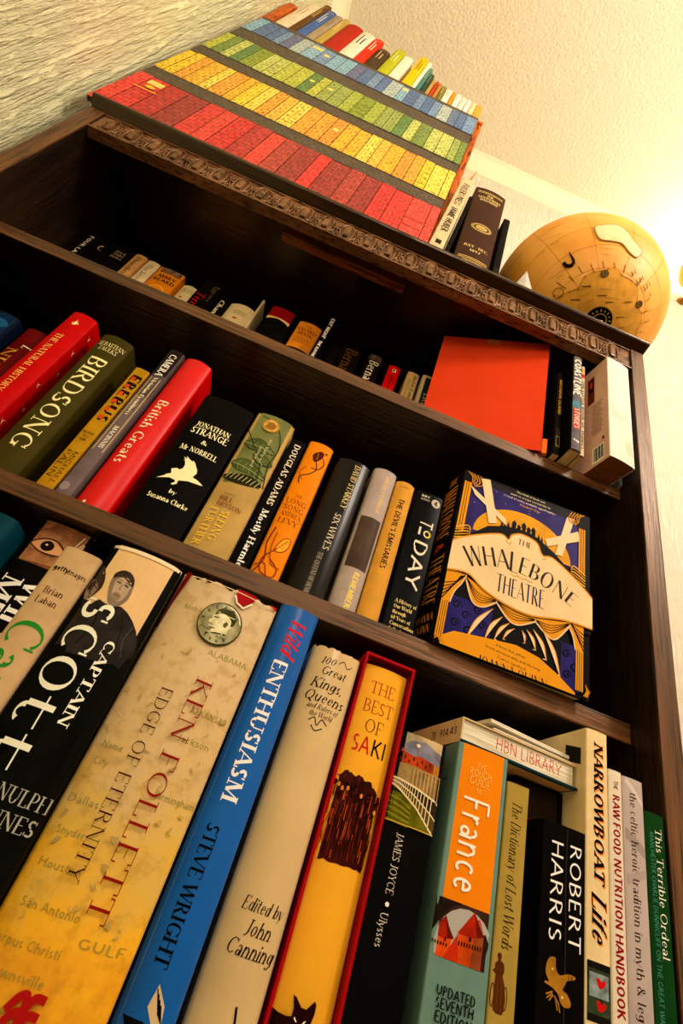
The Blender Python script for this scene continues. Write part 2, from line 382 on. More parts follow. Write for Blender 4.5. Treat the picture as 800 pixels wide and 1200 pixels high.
# ------------------------------------------------------------------ a book
def book(name, label, x, y, z, T, H, D, cover, spine=None, left=None, right=None, bulge=.002, th=.0022, lean=0, yaw=0, hard=True,
         shear=0.0, wear=0.0, cat='book', group=None, pages=None, origin='mid', corner=None):
    """spine faces -y; x = middle of the spine, y = its foremost point, z = bottom"""
    r = root(name, label, cat, (x, y, z), (0, R(lean), R(yaw)), group)
    if isinstance(cover, str): cover = M(cover)
    if not hard: th = .0006
    n = 16; cr = min(.0025 if hard else .0012, T*.2)
    def prof(px):
        q = min(1, abs(px)/(T/2)); e = max(0, abs(px)-(T/2-cr))/cr
        return bulge*q*q + cr*(1-math.sqrt(max(0, 1-min(1, e)**2)))
    xs = [-T/2+cr*(1-math.cos(t*math.pi/2/4)) for t in range(4)]
    xs += [-T/2+cr+(T-2*cr)*i/n for i in range(n+1)] + [T/2-cr*(1-math.cos(t*math.pi/2/4)) for t in (3, 2, 1, 0)]
    pts = [(-T/2, D)] + [(px, prof(px)) for px in xs] + [(T/2, D)]
    inn = [(-T/2+th, D)] + [(max(-T/2+th, min(T/2-th, px)), prof(px)+th) for px in xs] + [(T/2-th, D)]
    sh = lambda px, py: (px, py+shear*(px-T/2))
    bm = bmesh.new(); mats = [cover]
    rnd = random.Random(int(x*1e4))
    tz = [H - (rnd.random()**2*wear if 0 < i < len(pts)-1 else 0) for i in range(len(pts))]
    A = [bm.verts.new((*sh(*p), 0)) for p in pts]; B = [bm.verts.new((*sh(*p), tz[i])) for i, p in enumerate(pts)]
    C_ = [bm.verts.new((*sh(*p), 0)) for p in inn]; E_ = [bm.verts.new((*sh(*p), tz[i])) for i, p in enumerate(inn)]
    for i in range(len(pts)-1):
        bm.faces.new((A[i], A[i+1], B[i+1], B[i])); bm.faces.new((C_[i+1], C_[i], E_[i], E_[i+1]))
        bm.faces.new((B[i], B[i+1], E_[i+1], E_[i])); bm.faces.new((A[i+1], A[i], C_[i], C_[i+1]))
    for i in (0, len(pts)-1): bm.faces.new((A[i], B[i], E_[i], C_[i]))
    Tm, Hm, Dm = T*1000, H*1000, D*1000
    if spine: print_art(bm, spine, lambda u, v, o: Vector((*sh(u/1000-T/2, prof(max(-T/2, min(T/2, u/1000-T/2)))-o), v/1000)), mats, Tm/10, .0, Tm, 0, Hm)
    if left: print_art(bm, left, lambda u, v, o: Vector((*sh(-T/2-o, D-u/1000), v/1000)), mats, None, 0, Dm-3, 0, Hm)
    if right: print_art(bm, right, lambda u, v, o: Vector((*sh(T/2+o, u/1000), v/1000)), mats, None, 1, Dm, 0, Hm)
    finish('cover', bm, mats, r)
    bm = bmesh.new(); g = .003 if hard else .0002
    y0 = bulge+th+.001
    q = [(-T/2+th+.0002, y0), (T/2-th-.0002, y0), (T/2-th-.0002, D-g), (-T/2+th+.0002, D-g)]
    a = [bm.verts.new((*sh(*p), g)) for p in q]; b = [bm.verts.new((*sh(*p), H-g-wear)) for p in q]
    bm.faces.new(a[::-1]); bm.faces.new(b)
    for i in range(4): bm.faces.new((a[i], a[(i+1) % 4], b[(i+1) % 4], b[i]))
    finish('page_block', bm, pages or pages_mat(), r)
    return r

# ------------------------------------------------------------------ the room
YW, XW, ZC, ZF = 0.36, -0.066, 1.52, -1.55
XE, YF = 2.6, -2.7
def wallbox(name, a, b, mt):
    bm = bmesh.new(); box(bm, *a, *b); return finish(name, bm, mt, kind='structure')
wallbox('wall_back', (XW-.1, YW, ZF), (XE+.1, YW+.1, ZC), WALL_B)
wallbox('wall_left', (XW-.1, YF-.1, ZF), (XW, YW, ZC), WALL_S)
wallbox('wall_right', (XE, YF-.1, ZF), (XE+.1, YW, ZC), WALL_B)
wallbox('wall_front', (XW, YF-.1, ZF), (XE, YF, ZC), WALL_B)
wallbox('ceiling', (XW-.1, YF-.1, ZC), (XE+.1, YW+.1, ZC+.1), CEIL)
wallbox('floor', (XW-.1, YF-.1, ZF-.1), (XE+.1, YW+.1, ZF), FLOOR)
def cove_profile(d, h, n=8):   # (out from wall, z)
    p = [(0, ZC), (0, ZC-h)]+[(.004, ZC-h)]
    for i in range(n+1):
        t = i/n*math.pi/2
        p.append((.004+(d-.008)*(1-math.cos(t)), ZC-h+.006+(h-.010)*math.sin(t)))
    p += [(d, ZC-.003), (d, ZC)]
    return p
bm = bmesh.new(); extrude_profile(bm, [(YW-a, b) for a, b in cove_profile(.046, .085)][::-1], XW, XE)
finish('trim_1', bm, COVE, kind='structure')
bm = bmesh.new(); t = bmesh.new(); extrude_profile(t, cove_profile(.046, .085), YF, YW)
merge(bm, t, 0, Matrix(((0, 1, 0, XW), (1, 0, 0, 0), (0, 0, 1, 0), (0, 0, 0, 1))))
bmesh.ops.recalc_face_normals(bm, faces=bm.faces); finish('trim_2', bm, COVE, kind='structure')

# ------------------------------------------------------------------ the bookcase
bc = root('bookcase', 'dark oak bookcase with a carved frieze, filled with books', 'bookcase', (0.45, .16, ZF))
def bcpart(name, bm, mt, lab=None):
    o = finish(name, bm, mt, bc); o.matrix_parent_inverse = Matrix.Translation((-.45, -.16, -ZF))
    if lab: o['label'] = lab
    return o
ZS1, ZS2, ZS3 = -.2883, -.6066, -.95
for x0, x1 in ((-.0234, 0.0), (.9, .9225)):
    bm = bmesh.new(); box(bm, x0, .0025, ZF, x1, .335, -.006, 0, .0006); sd = bcpart('side_panel', bm, OAK_Z)
    bm = bmesh.new(); box(bm, x0, 0, ZF, x1, .0024, -.006, 0, .0009); lit_strip = bcpart('lit_front_strip', bm, LIT_EDGE_Z, 'added strip giving the oak front edge its lit tone')  # added strip, coloured as the same oak catching light
    lit_strip.parent = sd; lit_strip.matrix_parent_inverse = Matrix.Identity(4)
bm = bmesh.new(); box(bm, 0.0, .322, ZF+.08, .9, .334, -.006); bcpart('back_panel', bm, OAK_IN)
for z, tk, y0 in ((ZS1, .0192, .0376), (ZS2, .0198, .0376), (ZS3, .02, .0), (ZS3-.30, .02, .0)):
    bm = bmesh.new(); box(bm, 0.0, y0+.0025, z-tk, .9, .322, z, 0, .0006); sd = bcpart('shelf', bm, OAK_X)
    bm = bmesh.new(); box(bm, 0.0, y0, z-tk, .9, y0+.0024, z, 0, .0009); lit_strip = bcpart('lit_front_strip', bm, LIT_EDGE_X, 'added strip giving the oak front edge its lit tone')  # added strip; brightness of the lit shelf edge is in its colour
    lit_strip.parent = sd; lit_strip.matrix_parent_inverse = Matrix.Identity(4)
bm = bmesh.new(); box(bm, 0.0, .004, ZF, .9, .022, ZF+.08, 0, .001); bcpart('plinth', bm, OAK_X)
bm = bmesh.new()
prof = [(.003, -.006), (.335, -.006), (.335, .0118), (-.009, .0118)]
for i in range(7):
    t = R(90+i*28); prof.append((-.0092+.0055*math.cos(t), .0066+.0053*math.sin(t)))
prof += [(-.0105, .0012), (.003, -.004)]
extrude_profile(bm, prof[::-1], -.0255, .9245); bmesh.ops.recalc_face_normals(bm, faces=bm.faces); bcpart('top_board', bm, OAK_X)
bm = bmesh.new(); box(bm, .309, .045, -.031, .524, .060, -.006, 0, .001); bcpart('batten', bm, wood('pale_batten', (.07, 1, 1), '#6a3616', '#8e5228', '#a4683a'))
# carved frieze: a row of raised oblong loops with small leaf scrolls between
bm = bmesh.new(); box(bm, 0, .004, -.0585, .9, .018, -.006)
box(bm, 0, .0005, -.0585, .9, .004, -.0555, 0, .0008); box(bm, 0, .0015, -.0085, .9, .004, -.006, 0, .0006)
cz = -.0315
def oblong(cx, rx, rz, k=22, p=3.0):
    out = []
    for i in range(k):
        t = 2*math.pi*i/k; c, s = math.cos(t), math.sin(t)
        out.append((cx+rx*math.copysign(abs(c)**(2/p), c), .0035, cz+rz*math.copysign(abs(s)**(2/p), s)))
    return out
i = 0; x = .0215
while x < .9:
    tube(bm, oblong(x, .0102, .0202), .0021, 6, True)
    t = bmesh.new(); box(t, x-.0048, .0000, cz-.0145, x+.0048, .0045, cz+.0145, 0, .0022); merge(bm, t)
    xm = x+.0176
    if xm < .885:
        tube(bm, [(x+.0098, .0035, cz-.001), (xm, .003, cz-.001), (x+.0254, .0035, cz-.001)], .0019, 6)
        for s in (-1, 1):
            tube(bm, [(xm+s*.0016, .0035, cz-.003), (xm+s*.0030, .003, cz-.010), (xm+s*.0066, .003, cz-.0175), (xm+s*.0125, .0035, cz-.0212)], [.0016, .0017, .0015, .0009], 6)
            tube(bm, [(xm+s*.0014, .0035, cz+.002), (xm+s*.0030, .003, cz+.008), (xm+s*.0058, .003, cz+.0125), (xm+s*.0036, .0035, cz+.0175)], [.0016, .0017, .0014, .0008], 6)
            tube(bm, [(xm+s*.0005, .003, cz-.0205), (xm+s*.0022, .003, cz-.0150), (xm+s*.0008, .003, cz-.0115)], [.0007, .0013, .0006], 5)
    i += 1; x += .03525
bcpart('carved_frieze', bm, wood('carved_oak', (.3, 1, .5), '#4a3220', '#785638', '#9a7654', .34))

# ------------------------------------------------------------------ on top of the bookcase: puzzle, small cabinet, row of books
PX, PY, PZ, PW, TILT = -.0419, -.004, .0128, .5721, 1.66
cb = root('wall_cabinet', 'orange pine cabinet standing behind the jigsaw board', 'cabinet', (.24, .12, .0118))
def cpart(name, bm, mt=PINE):
    o = finish(name, bm, mt, cb); o.matrix_parent_inverse = Matrix.Translation((-.24, -.12, -.0118)); return o
CX0, CX1, CY0, CY1, CZ = -.050, .5450, .030, .21, .7640
for a, b in ((CX0, CX0+.014), (CX1-.014, CX1)):
    bm = bmesh.new(); box(bm, a, CY0, .0122, b, CY1, CZ-.012, 0, .001); cpart('side_panel', bm)
bm = bmesh.new(); box(bm, CX0+.0145, CY0+.006, .03, CX1-.0145, CY0+.016, CZ-.013); cpart('door', bm)
bm = bmesh.new(); box(bm, CX0, CY0-.006, CZ-.012, CX1, CY1, CZ, 0, .001); cpart('top_board', bm)
bm = bmesh.new(); box(bm, CX0+.0145, CY0+.004, .0122, CX1-.0145, CY1, .0295); cpart('base', bm)
bm = bmesh.new(); box(bm, CX0+.0145, CY1-.008, .03, CX1-.0145, CY1, CZ-.013); cpart('back_panel', bm)

def jig(col, dk=.55):
    """printed card cut into jigsaw pieces: the cuts are dark wavy lines"""
    key = ('jig', col)
    if key in CACHE: return CACHE[key]
    mt, nt, bs = newmat('jigsaw_print')
    c = tuple(min(.9, x*1.35+.02) for x in lin(col)); v = coords(nt)
    nz = N(nt, 'ShaderNodeTexNoise'); nz.inputs['Scale'].default_value = 150; nt.links.new(v, nz.inputs['Vector'])
    ad = N(nt, 'ShaderNodeVectorMath', operation='MULTIPLY_ADD'); ad.inputs[1].default_value = (.009, .009, .009)
    nt.links.new(nz.outputs['Color'], ad.inputs[0]); nt.links.new(v, ad.inputs[2])
    sw = N(nt, 'ShaderNodeSeparateXYZ'); nt.links.new(ad.outputs[0], sw.inputs[0])
    cm = N(nt, 'ShaderNodeCombineXYZ'); nt.links.new(sw.outputs['X'], cm.inputs['X']); nt.links.new(sw.outputs['Z'], cm.inputs['Y'])
    br = N(nt, 'ShaderNodeTexBrick'); br.inputs['Scale'].default_value = 1.0
    br.inputs['Brick Width'].default_value = .0140; br.inputs['Row Height'].default_value = .0128; br.inputs['Mortar Size'].default_value = .00075
    br.inputs['Mortar Smooth'].default_value = .4
    nt.links.new(cm.outputs[0], br.inputs['Vector'])
    f = noise(nt, v, 70, 4)
    base = ramp(nt, f, [(.3, tuple(x*.72 for x in c)), (.5, c), (.72, tuple(min(1, x*1.25+.02) for x in c))])
    mx = N(nt, 'ShaderNodeMix', data_type='RGBA'); nt.links.new(br.outputs['Fac'], mx.inputs[0])
    nt.links.new(base, mx.inputs[6]); mx.inputs[7].default_value = (*(x*.14+.003 for x in c), 1)
    nt.links.new(mx.outputs[2], bs.inputs['Base Color'])
    bs.inputs['Roughness'].default_value = .5; bs.inputs['Specular IOR Level'].default_value = .25
    bump(nt, bs, br.outputs['Fac'], -.4, .001)
    CACHE[key] = mt; return mt
pz = root('jigsaw_puzzle', 'finished jigsaw of rainbow-coloured book rows mounted on a board', 'jigsaw', (PX, PY, PZ), (R(-TILT), 0, R(.27)))
DK = jig('#4a3d28')
bm = bmesh.new(); PH = .742; box(bm, 0, 0, 0, PW, .008, PH); mats = [jig('#4a3a24')]
a = Art(); W_ = PW*1000
rn = random.Random(3)
def row(v0, v1, vshelf, cols, wmin, wmax, gaps):
    u = -1
    a.rect(0, v1, W_, vshelf, DK)
    a.rect(0, v0, W_, v1, INK('#2a1c10'))
    while u < W_:
        wd = rn.uniform(wmin, wmax); c = rn.choice(cols)
        top = v1-rn.choice((0, 0, .5, 1, 2.5, 4))
        a.rect(max(0, u+.8), v0, min(W_, u+wd-.5), top, jig(c))
        if rn.random() < gaps and wd > 18 and u > 4 and u+wd < W_-6:
            k = rn.random(); uu = u+wd/2; g = '#e8cf7a' if k < .6 else '#5a2010'
            if k < .35: a.rect(u+3, v1-34, u+wd-3, v1-16, INK(g))
            elif k < .6: a.ell(uu, (v0+v1)/2+12, wd*.26, wd*.34, INK(g), 14)
            else:
                for q in range(3): a.rect(u+2.5, v0+20+q*28, u+wd-2.5, v0+22+q*28, INK(g))
        u += wd
row(0, 164, 207, ['#b3160f', '#c7251b', '#a01a14', '#8c2016', '#c83a2a', '#b82a20', '#9c3424'], 22, 38, .15)
row(207, 350, 398, ['#d8a010', '#e2b21c', '#cf9420', '#d9a63a', '#c98a24', '#e0b84a', '#d6b010'], 17, 30, .12)
row(398, 536, 602, ['#7c8c1c', '#93a03a', '#6c8434', '#a2a83a', '#557a38', '#88974a', '#a8b060'], 18, 30, .14)
row(602, 722, 742, ['#4a6a92', '#6a88a8', '#8aa2ae', '#56708a', '#9aa8a4', '#5c6488', '#7aa0b4', '#c0c0a4'], 18, 32, .2)
a.rect(22, 96, 62, 99, INK('#e2b63a')); a.ell(44, 112, 9, 6, INK('#e6c040'), 7)
print_art(bm, a, lambda u, v, o: Vector((u/1000, -o, v/1000)), mats, None, 0, W_, 0, 741.5)
finish('board', bm, mats, pz)

# books standing in a row on top of the pine cabinet
TB = [  # u0, u1 (mm from the board's end), height, colour, kind, words
    (8, 46, .30, '#d9ccb0', 'cream hardback with a mottled spine, first in the row above the jigsaw', '#b8a684'),
    (47, 66, .345, '#6e5232', 'brown patterned book in the row above the jigsaw', '#d8bc6a'),
    (67, 92, .312, '#5a74a8', 'blue book with pale lettering in the row above the jigsaw', '#e8e0c8'),
    (93, 115, .300, '#a89a82', 'grey-beige book beside the blue one above the jigsaw', '#7a6a50'),
    (116, 136, .300, '#b8a25a', 'khaki book with a pale band above the jigsaw', '#e0d2a0'),
    (137, 181, .288, '#b23a28', 'thick round-backed red book in the row above the jigsaw', None),
    (182, 222, .272, '#e6dcc8', 'thick white book with a black title above the jigsaw', '#3a3028'),
    (223, 250, .262, '#d8452c', 'orange-red book with a white cross mark above the jigsaw', '#f4e6d0'),
    (251, 286, .200, '#5c4a34', 'short dark brown book above the jigsaw', '#c8b48c'),
    (287, 318, .262, '#b4b832', 'lime green book with pale lettering above the jigsaw', '#e8e4a0'),
    (319, 346, .232, '#e8e0ca', 'white book beside the lime green one above the jigsaw', None),
    (356, 382, .288, '#e6c21e', 'tall yellow book standing proud of its row above the jigsaw', '#4a3a10'),
    (383, 394, .270, '#ece4cc', 'thin cream book beside the tall yellow one above the jigsaw', None),
    (395, 406, .225, '#5c8c84', 'thin teal book in the row above the jigsaw', '#d8d8b8'),
    (407, 419, .185, '#3f5a48', 'thin dark green book in the row above the jigsaw', '#c8c090'),
    (420, 430, .150, '#b89a5a', 'thin tan book in the row above the jigsaw', None),
    (431, 440, .148, '#b8502c', 'thin rust book in the row above the jigsaw', None),
    (441, 451, .143, '#b88a4a', 'thin ochre book in the row above the jigsaw', None),
    (452, 464, .136, '#8a8450', 'thin olive book in the row above the jigsaw', '#d8d0a0'),
    (465, 482, .128, '#ece4cc', 'small white booklet beside the olive one above the jigsaw', '#8a7a60'),
    (483, 493, .126, '#d89a2c', 'small orange-yellow booklet above the jigsaw', None),
    (494, 509, .124, '#efe8d6', 'small white booklet with a brown mark above the jigsaw', '#8c5a3c'),
    (510, 524, .122, '#e8dfc8', 'small off-white booklet with a grey mark above the jigsaw', '#6c6458'),
    (525, 538, .120, '#f0ead8', 'small white booklet before the last cream ones above the jigsaw', '#a8482c'),
    (539, 552, .116, '#e0cfa4', 'small cream booklet next to last in the row above the jigsaw', '#b89a5a'),
    (553, 572, .114, '#d8a850', 'small golden booklet ending the row above the jigsaw', None)]
for u0, u1, h, c, lab, ink in TB:
    T = (u1-u0-.6)/1000; s = Art(); t = T*1000; H = h*1000
    if ink:
        for q in range(2 if t > 16 else 1):
            s.rect(t*(.32+.26*q), H*.56, t*(.40+.26*q), H*(.90-.1*q), ink)
        s.rect(t*.12, H*.93, t*.88, H*.935, ink)
    book('hardback_book' if t > 19 else 'booklet', lab, PX+(u0+u1)/2000, .0262, CZ+.0002, T, h, .14 if h > .2 else .10, c, s,
         bulge=.004 if t > 30 else .0015, hard=t > 19, group='books in a row above the jigsaw')
book('wooden_bookend', 'orange-brown upright wooden block starting the row above the jigsaw', PX-.0075, .0262, CZ+.0002, .0255-.001, .22, .14, PINE, None, bulge=.0, cat='bookend')

# books and globe on the open end of the top board
s = Art(); s.vt('FULLERS PRESS', 13, 292, 190, 12, '#2a2420', 'heavy'); s.vt('JAMIE HUBER', 13, 178, 76, 12, '#2a2420', 'heavy'); s.rect(8, 30, 18, 44, '#3a322a')
l_ = Art(); l_.rect(0, 0, 200, 320, M('#9a94a0', .3)); l_.rect(20, 150, 120, 200, '#c8c4c0')
b1 = book('hardback_book', 'pale buff hardback with heavy black title beside the jigsaw', .5435, -.0035, .0124, .025, .318, .17, '#cdbc98', s, l_, bulge=.001, lean=2.6)
bm = bmesh.new(); tube(bm, [(.0, .06, .315), (-.004, .03, .322), (.004, .0, .330), (.008, -.012, .336)], [.0012, .0016, .0016, .001], 6); finish('ribbon', bm, M('#d8b24a'), b1)
book('hardback_book', 'thin black hardback squeezed beside the buff one on the bookcase', .5630, .001, .0124, .0085, .262, .17, '#14100e', None, bulge=.001, lean=2.6)
s = Art()
for v in (296, 291, 20, 26, 31): s.rect(0, v, 64, v+1.6, '#d8c07a')
s.text('THE', 32, 282, 7, '#dcc684', 'serifb', 14); s.text('GENTLEMANS', 32, 271, 8, '#dcc684', 'serifb', 46); s.text('MAGAZINE', 32, 260, 8, '#dcc684', 'serifb', 38)
for k in (0, 1): s.line([(32+(19-3*k)*math.cos(i*.3142), 145+(14-3*k)*math.sin(i*.3142)) for i in range(20)], 1.1, '#dcc684', closed=True)
s.ell(32, 145, 11, 7.5, '#c8ae68'); s.line([(24, 147), (32, 142), (40, 147)], 1.2, '#4a3424'); s.line([(26, 141), (32, 146), (38, 141)], 1.2, '#4a3424')
s.text('JULY - DEC.', 32, 70, 8, '#dcc684', 'serifb', 44); s.text('1897', 32, 56, 7, '#dcc684', 'serifb', 20)
book('leather_bound_volume', 'dark brown leather volume with gilt bands and an oval emblem on the bookcase', .609, -.0035, .0124, .064, .312, .16, M('#4a3022', .45, .12), s, bulge=.004)
book('paperback_book', 'slim black paperback between the leather volume and the globe', .6515, -.004, .0124, .0125, .222, .15, '#15110e', Art().rect(2, 20, 10, 34, '#2c2620'), bulge=.001, hard=False)
bm = bmesh.new()
P = [Vector(p) for p in ((-.022, .012, 0), (0, 0, 0), (.026, .014, 0), (-.022, .012, .010), (0, 0, .078), (.026, .014, .030))]
vv = [bm.verts.new(p) for p in P]; bm.faces.new((vv[0], vv[1], vv[4], vv[3])); bm.faces.new((vv[1], vv[2], vv[5], vv[4]))
bmesh.ops.solidify(bm, geom=list(bm.faces), thickness=.0012)
tag(finish('folded_card', bm, M('#efe8da'), loc=(.706, .0, .0122)), 'small folded white card standing in front of the globe', 'card')

GC = Vector((.8501, .0826, .2198)); GR = .1632; AX = Vector((.030, -.400, -.915)).normalized()
gl = root('globe', 'golden antique-style world globe standing on the bookcase', 'globe', (GC.x, GC.y, .0122))
def gpart(name, bm, mt, smooth=True):
    o = finish(name, bm, mt, gl, smooth=smooth); o.matrix_parent_inverse = Matrix.Translation((-GC.x, -GC.y, -.0122)); return o
bm = bmesh.new(); bmesh.ops.create_uvsphere(bm, u_segments=96, v_segments=48, radius=GR, matrix=Matrix.Translation(GC))
for f_ in bm.faces: f_.smooth = True
vdir = (Vector(CAM)-GC).normalized(); rgt = Vector((.9214, -.2642, .2852)); rgt = (rgt-vdir*rgt.dot(vdir)).normalized(); upv = vdir.cross(rgt).normalized()
def sph(u, v, o):   # u, v: degrees of arc from the point that looks down to the room
    r_ = math.hypot(u, v); t = R(r_)
    d = vdir if r_ < 1e-6 else vdir*math.cos(t)+(rgt*(u/r_)+upv*(v/r_))*math.sin(t)
    return GC+d*(GR+o+.0001)
gm, nt, bs = newmat('globe_varnish'); f_ = noise(nt, coords(nt), 14, 4)
nt.links.new(ramp(nt, f_, [(.3, '#dc9c38'), (.7, '#e8b45c')]), bs.inputs['Base Color']); bs.inputs['Roughness'].default_value = .5; bs.inputs['Specular IOR Level'].default_value = .35
mats = [gm]; a = Art()
south = (AX.dot(rgt), AX.dot(upv), AX.dot(vdir)); sa = math.degrees(math.acos(south[2])); sl = math.hypot(south[0], south[1])
SU, SV = south[0]/sl*sa, south[1]/sl*sa
e1 = AX.cross(Vector((1, 0, 0))).normalized(); e2 = AX.cross(e1).normalized()
def ll(lat, lon):   # degrees from the south pole, bearing -> u, v
    d = AX*math.cos(R(lat))+(e1*math.cos(R(lon))+e2*math.sin(R(lon)))*math.sin(R(lat))
    z = max(-1, min(1, d.dot(vdir))); an = math.degrees(math.acos(z)); x, y = d.dot(rgt), d.dot(upv); l = math.hypot(x, y) or 1
    return (x/l*an, y/l*an) if an < 100 else None
def gline(pts, wd, col):
    seg = []
    for p in pts:
        if p is None:
            if len(seg) > 1: a.line(seg, wd, col)
            seg = []
        else: seg.append(p)
    if len(seg) > 1: a.line(seg, wd, col)
for lat in (15, 30, 45, 60, 75, 90): gline([ll(lat, k*6) for k in range(61)], .22, M('#b98a34', .4, 0))
for lon in range(0, 360, 30): gline([ll(k*4, lon) for k in range(2, 26)], .22, M('#b98a34', .4, 0))
rn = random.Random(11)
ant = [ll(27*(1+.10*math.sin(k*.9)+.06*math.sin(k*2.1)), k*12) for k in range(30)]
a.blob([p for p in ant if p], M('#cfa048', .45, .12)); gline(ant+[ant[0]], 1.0, M('#a5702c', .5, 0))
for k in range(30):
    p = ll(28+rn.random()*3, k*12); q = ll(31+rn.random()*5, k*12+1.5)
    if p and q: a.line([p, q], .45, M('#8a5a20', .4, 0))
for k in range(14):
    p = ll(10+rn.random()*12, k*25)
    if p: a.rect(p[0]-2.6, p[1], p[0]+2.6, p[1]+.5, M('#6a4a1c', .4, 0))
LN = M('#7a5220', .4, 0)
land = [(5.5, 50.5), (10.2, 53.1), (20.3, 54.4), (27.0, 49.4), (31.9, 41.6), (37.3, 35.0), (33.5, 29.9), (28.3, 32.6), (23.2, 38.2), (16.9, 39.5), (9.2, 41.0)]
a.blob(land, M('#dcd3a8', .35, .08)); a.curve(land, .7, M('#b08a3c', .4, 0), closed=True)
for u, v in ((14.4, 18.3), (38.9, 1.3)):
    a.ell(u, v, 2.4, 2.2, M('#5a4a28', .4, 0)); a.ell(u, v, 1.9, 1.7, M('#7a6436', .4, 0)); a.line([(u-1.6, v), (u+1.6, v)], .5, M('#5a4a28', .4, 0)); a.line([(u, v-1.5), (u, v+1.5)], .5, M('#5a4a28', .4, 0))
a.line([(-9.9+3*math.cos(k*.449), 7.6+3*math.sin(k*.449)) for k in range(14)], .4, LN, closed=True)
for (u, v, L_, rt, cp) in ((-26, 33.8, 6, 32, 1.3), (-18, 40, 6, 28, 1.3), (-22, 45.6, 14, 18, .8), (-12, 19, 11, 32, 1.0), (-10.8, 17, 4, 28, 1.0), (14, 34, 8, -4, 1.2), (14, 30.2, 5, -6, 1.2), (-46, 33, 12, 45, 1.0), (-43, 30, 9, 45, .8), (4, 10.5, 8, 28, 1.0), (6, 7, 8, 24, .9), (17, 9.6, 8, -4, .9), (8, 3, 6, 26, .9), (21, 4.6, 9, -6, .9), (35, 28, 6, -50, 1), (31, 24, 5, -40, 1)):
    a.text('ooaoneoo'[:max(4, int(L_*.7))], u, v, cp, LN, 'thin', L_, rot=rt)
for k in range(9): a.line([(30+k*1.9, 20-k*1.1+3*math.sin(k*2.1)), (31.5+k*1.9, 17.5-k*1.1+3*math.sin(k*2.1))], .5, LN)
print_art(bm, a, sph, mats, 4.0)
gpart('sphere', bm, mats, False)
# hooked handle mark casting upon the globe
bm = bmesh.new(); tube(bm, [sph(u, v, .0014) for u, v in spline([(-7.8, 32.0), (-5.6, 28.8), (-3.9, 25.4), (-5.4, 23.2), (-8.2, 23.6), (-9.6, 25.2)], 5)], [.0006+.0024*min(1, i/14) for i in range(26)], 8)
gpart('hook', bm, M('#2a1a0c', .5, 0))['label'] = 'small dark hook on the globe'
z0 = AX.to_track_quat('Z', 'Y').to_matrix().to_4x4()
bm = bmesh.new(); bmesh.ops.create_cone(bm, cap_ends=True, segments=40, radius1=.0235, radius2=.0215, depth=.005, matrix=Matrix.Translation(GC+AX*(GR+.0004))@z0)
mats = [M('#120e0a', .4, 0)]; aa = Art()
for k in range(16):
    t = k*math.pi/8; aa.text('oI'[k % 2], 17.5*math.cos(t), 17.5*math.sin(t), 4, '#d8b85a', 'sans', 3, rot=math.degrees(t)-90)
aa.line([(12*math.cos(k*.2618), 12*math.sin(k*.2618)) for k in range(24)], .8, '#d8b85a', closed=True)
print_art(bm, aa, lambda u, v, o: GC+AX*(GR+.0030+o)+e1*(u/1000)+e2*(v/1000), mats)
gpart('polar_disc', bm, mats, False)['label'] = 'black hour disc with gilt numerals'
dd = (Vector((0, .885, -.464))-AX*Vector((0, .885, -.464)).dot(AX)).normalized()
BR_ = M('#b08a3c', .3, .05, 60, .5, .8)
bm = bmesh.new(); tube(bm, [GC+(AX*math.cos(t)+dd*math.sin(t))*(GR+.010) for t in (k*math.pi/30 for k in range(31))], .0032, 8)
tube(bm, [GC+AX*(GR+.002), GC+AX*(GR+.012)], .003, 8); tube(bm, [GC-AX*(GR-.001), GC-AX*(GR+.012)], .003, 8); gpart('meridian_arm', bm, BR_)
bx, by = GC.x, GC.y
bm = bmesh.new()
prof = [(.0, .0122), (.078, .0122), (.080, .017), (.074, .0215), (.060, .0235), (.020, .026), (.010, .031), (.006, .0375), (.006, .0465), (0, .0465)]
rings = [[bm.verts.new((bx+r_*math.cos(k*math.pi/18), by+r_*math.sin(k*math.pi/18), z_)) for k in range(36)] for r_, z_ in prof[1:-1]]
for A_, B_ in zip(rings, rings[1:]):
    for k in range(36): bm.faces.new((A_[k], A_[(k+1) % 36], B_[(k+1) % 36], B_[k]))
bm.faces.new(rings[0][::-1]); bm.faces.new(rings[-1]); gpart('base', bm, M('#3a2010', .4, .15))

# amber wall lamp just past the globe
LX, LZ = 1.447, 1.155
sc_ = root('wall_sconce', 'amber glass wall lamp beyond the globe', 'lamp', (LX, YW, LZ))
bm = bmesh.new(); bmesh.ops.create_cone(bm, cap_ends=True, segments=32, radius1=.017, radius2=.014, depth=.012, matrix=Matrix.Translation((0, -.006, 0))@Matrix.Rotation(R(90), 4, 'X')); finish('back_plate', bm, BR_, sc_)
bm = bmesh.new(); tube(bm, [(0, -.012, 0), (0, -.05, -.012), (0, -.078, -.006), (0, -.085, .012)], .005, 8); finish('arm', bm, BR_, sc_)
bm = bmesh.new(); pr = [(.016, .005), (.034, .012), (.056, .035), (.062, .062), (.052, .090), (.034, .108)]
rings = [[bm.verts.new((r_*math.cos(k*math.pi/16), -.085+r_*math.sin(k*math.pi/16), z_)) for k in range(32)] for r_, z_ in pr]
for A_, B_ in zip(rings, rings[1:]):
    for k in range(32): bm.faces.new((A_[k], A_[(k+1) % 32], B_[(k+1) % 32], B_[k])).smooth = True
gmt, nt, bs = newmat('amber_glass'); bs.inputs['Base Color'].default_value = (*lin('#f0a010'), 1); bs.inputs['Emission Color'].default_value = (*lin('#f0a010'), 1); bs.inputs['Emission Strength'].default_value = .6; bs.inputs['Roughness'].default_value = .2
finish('glass_shade', bm, gmt, sc_)
lamp('sconce_light', (LX, YW-.085, LZ+.14), 4.0, .03, WARM)

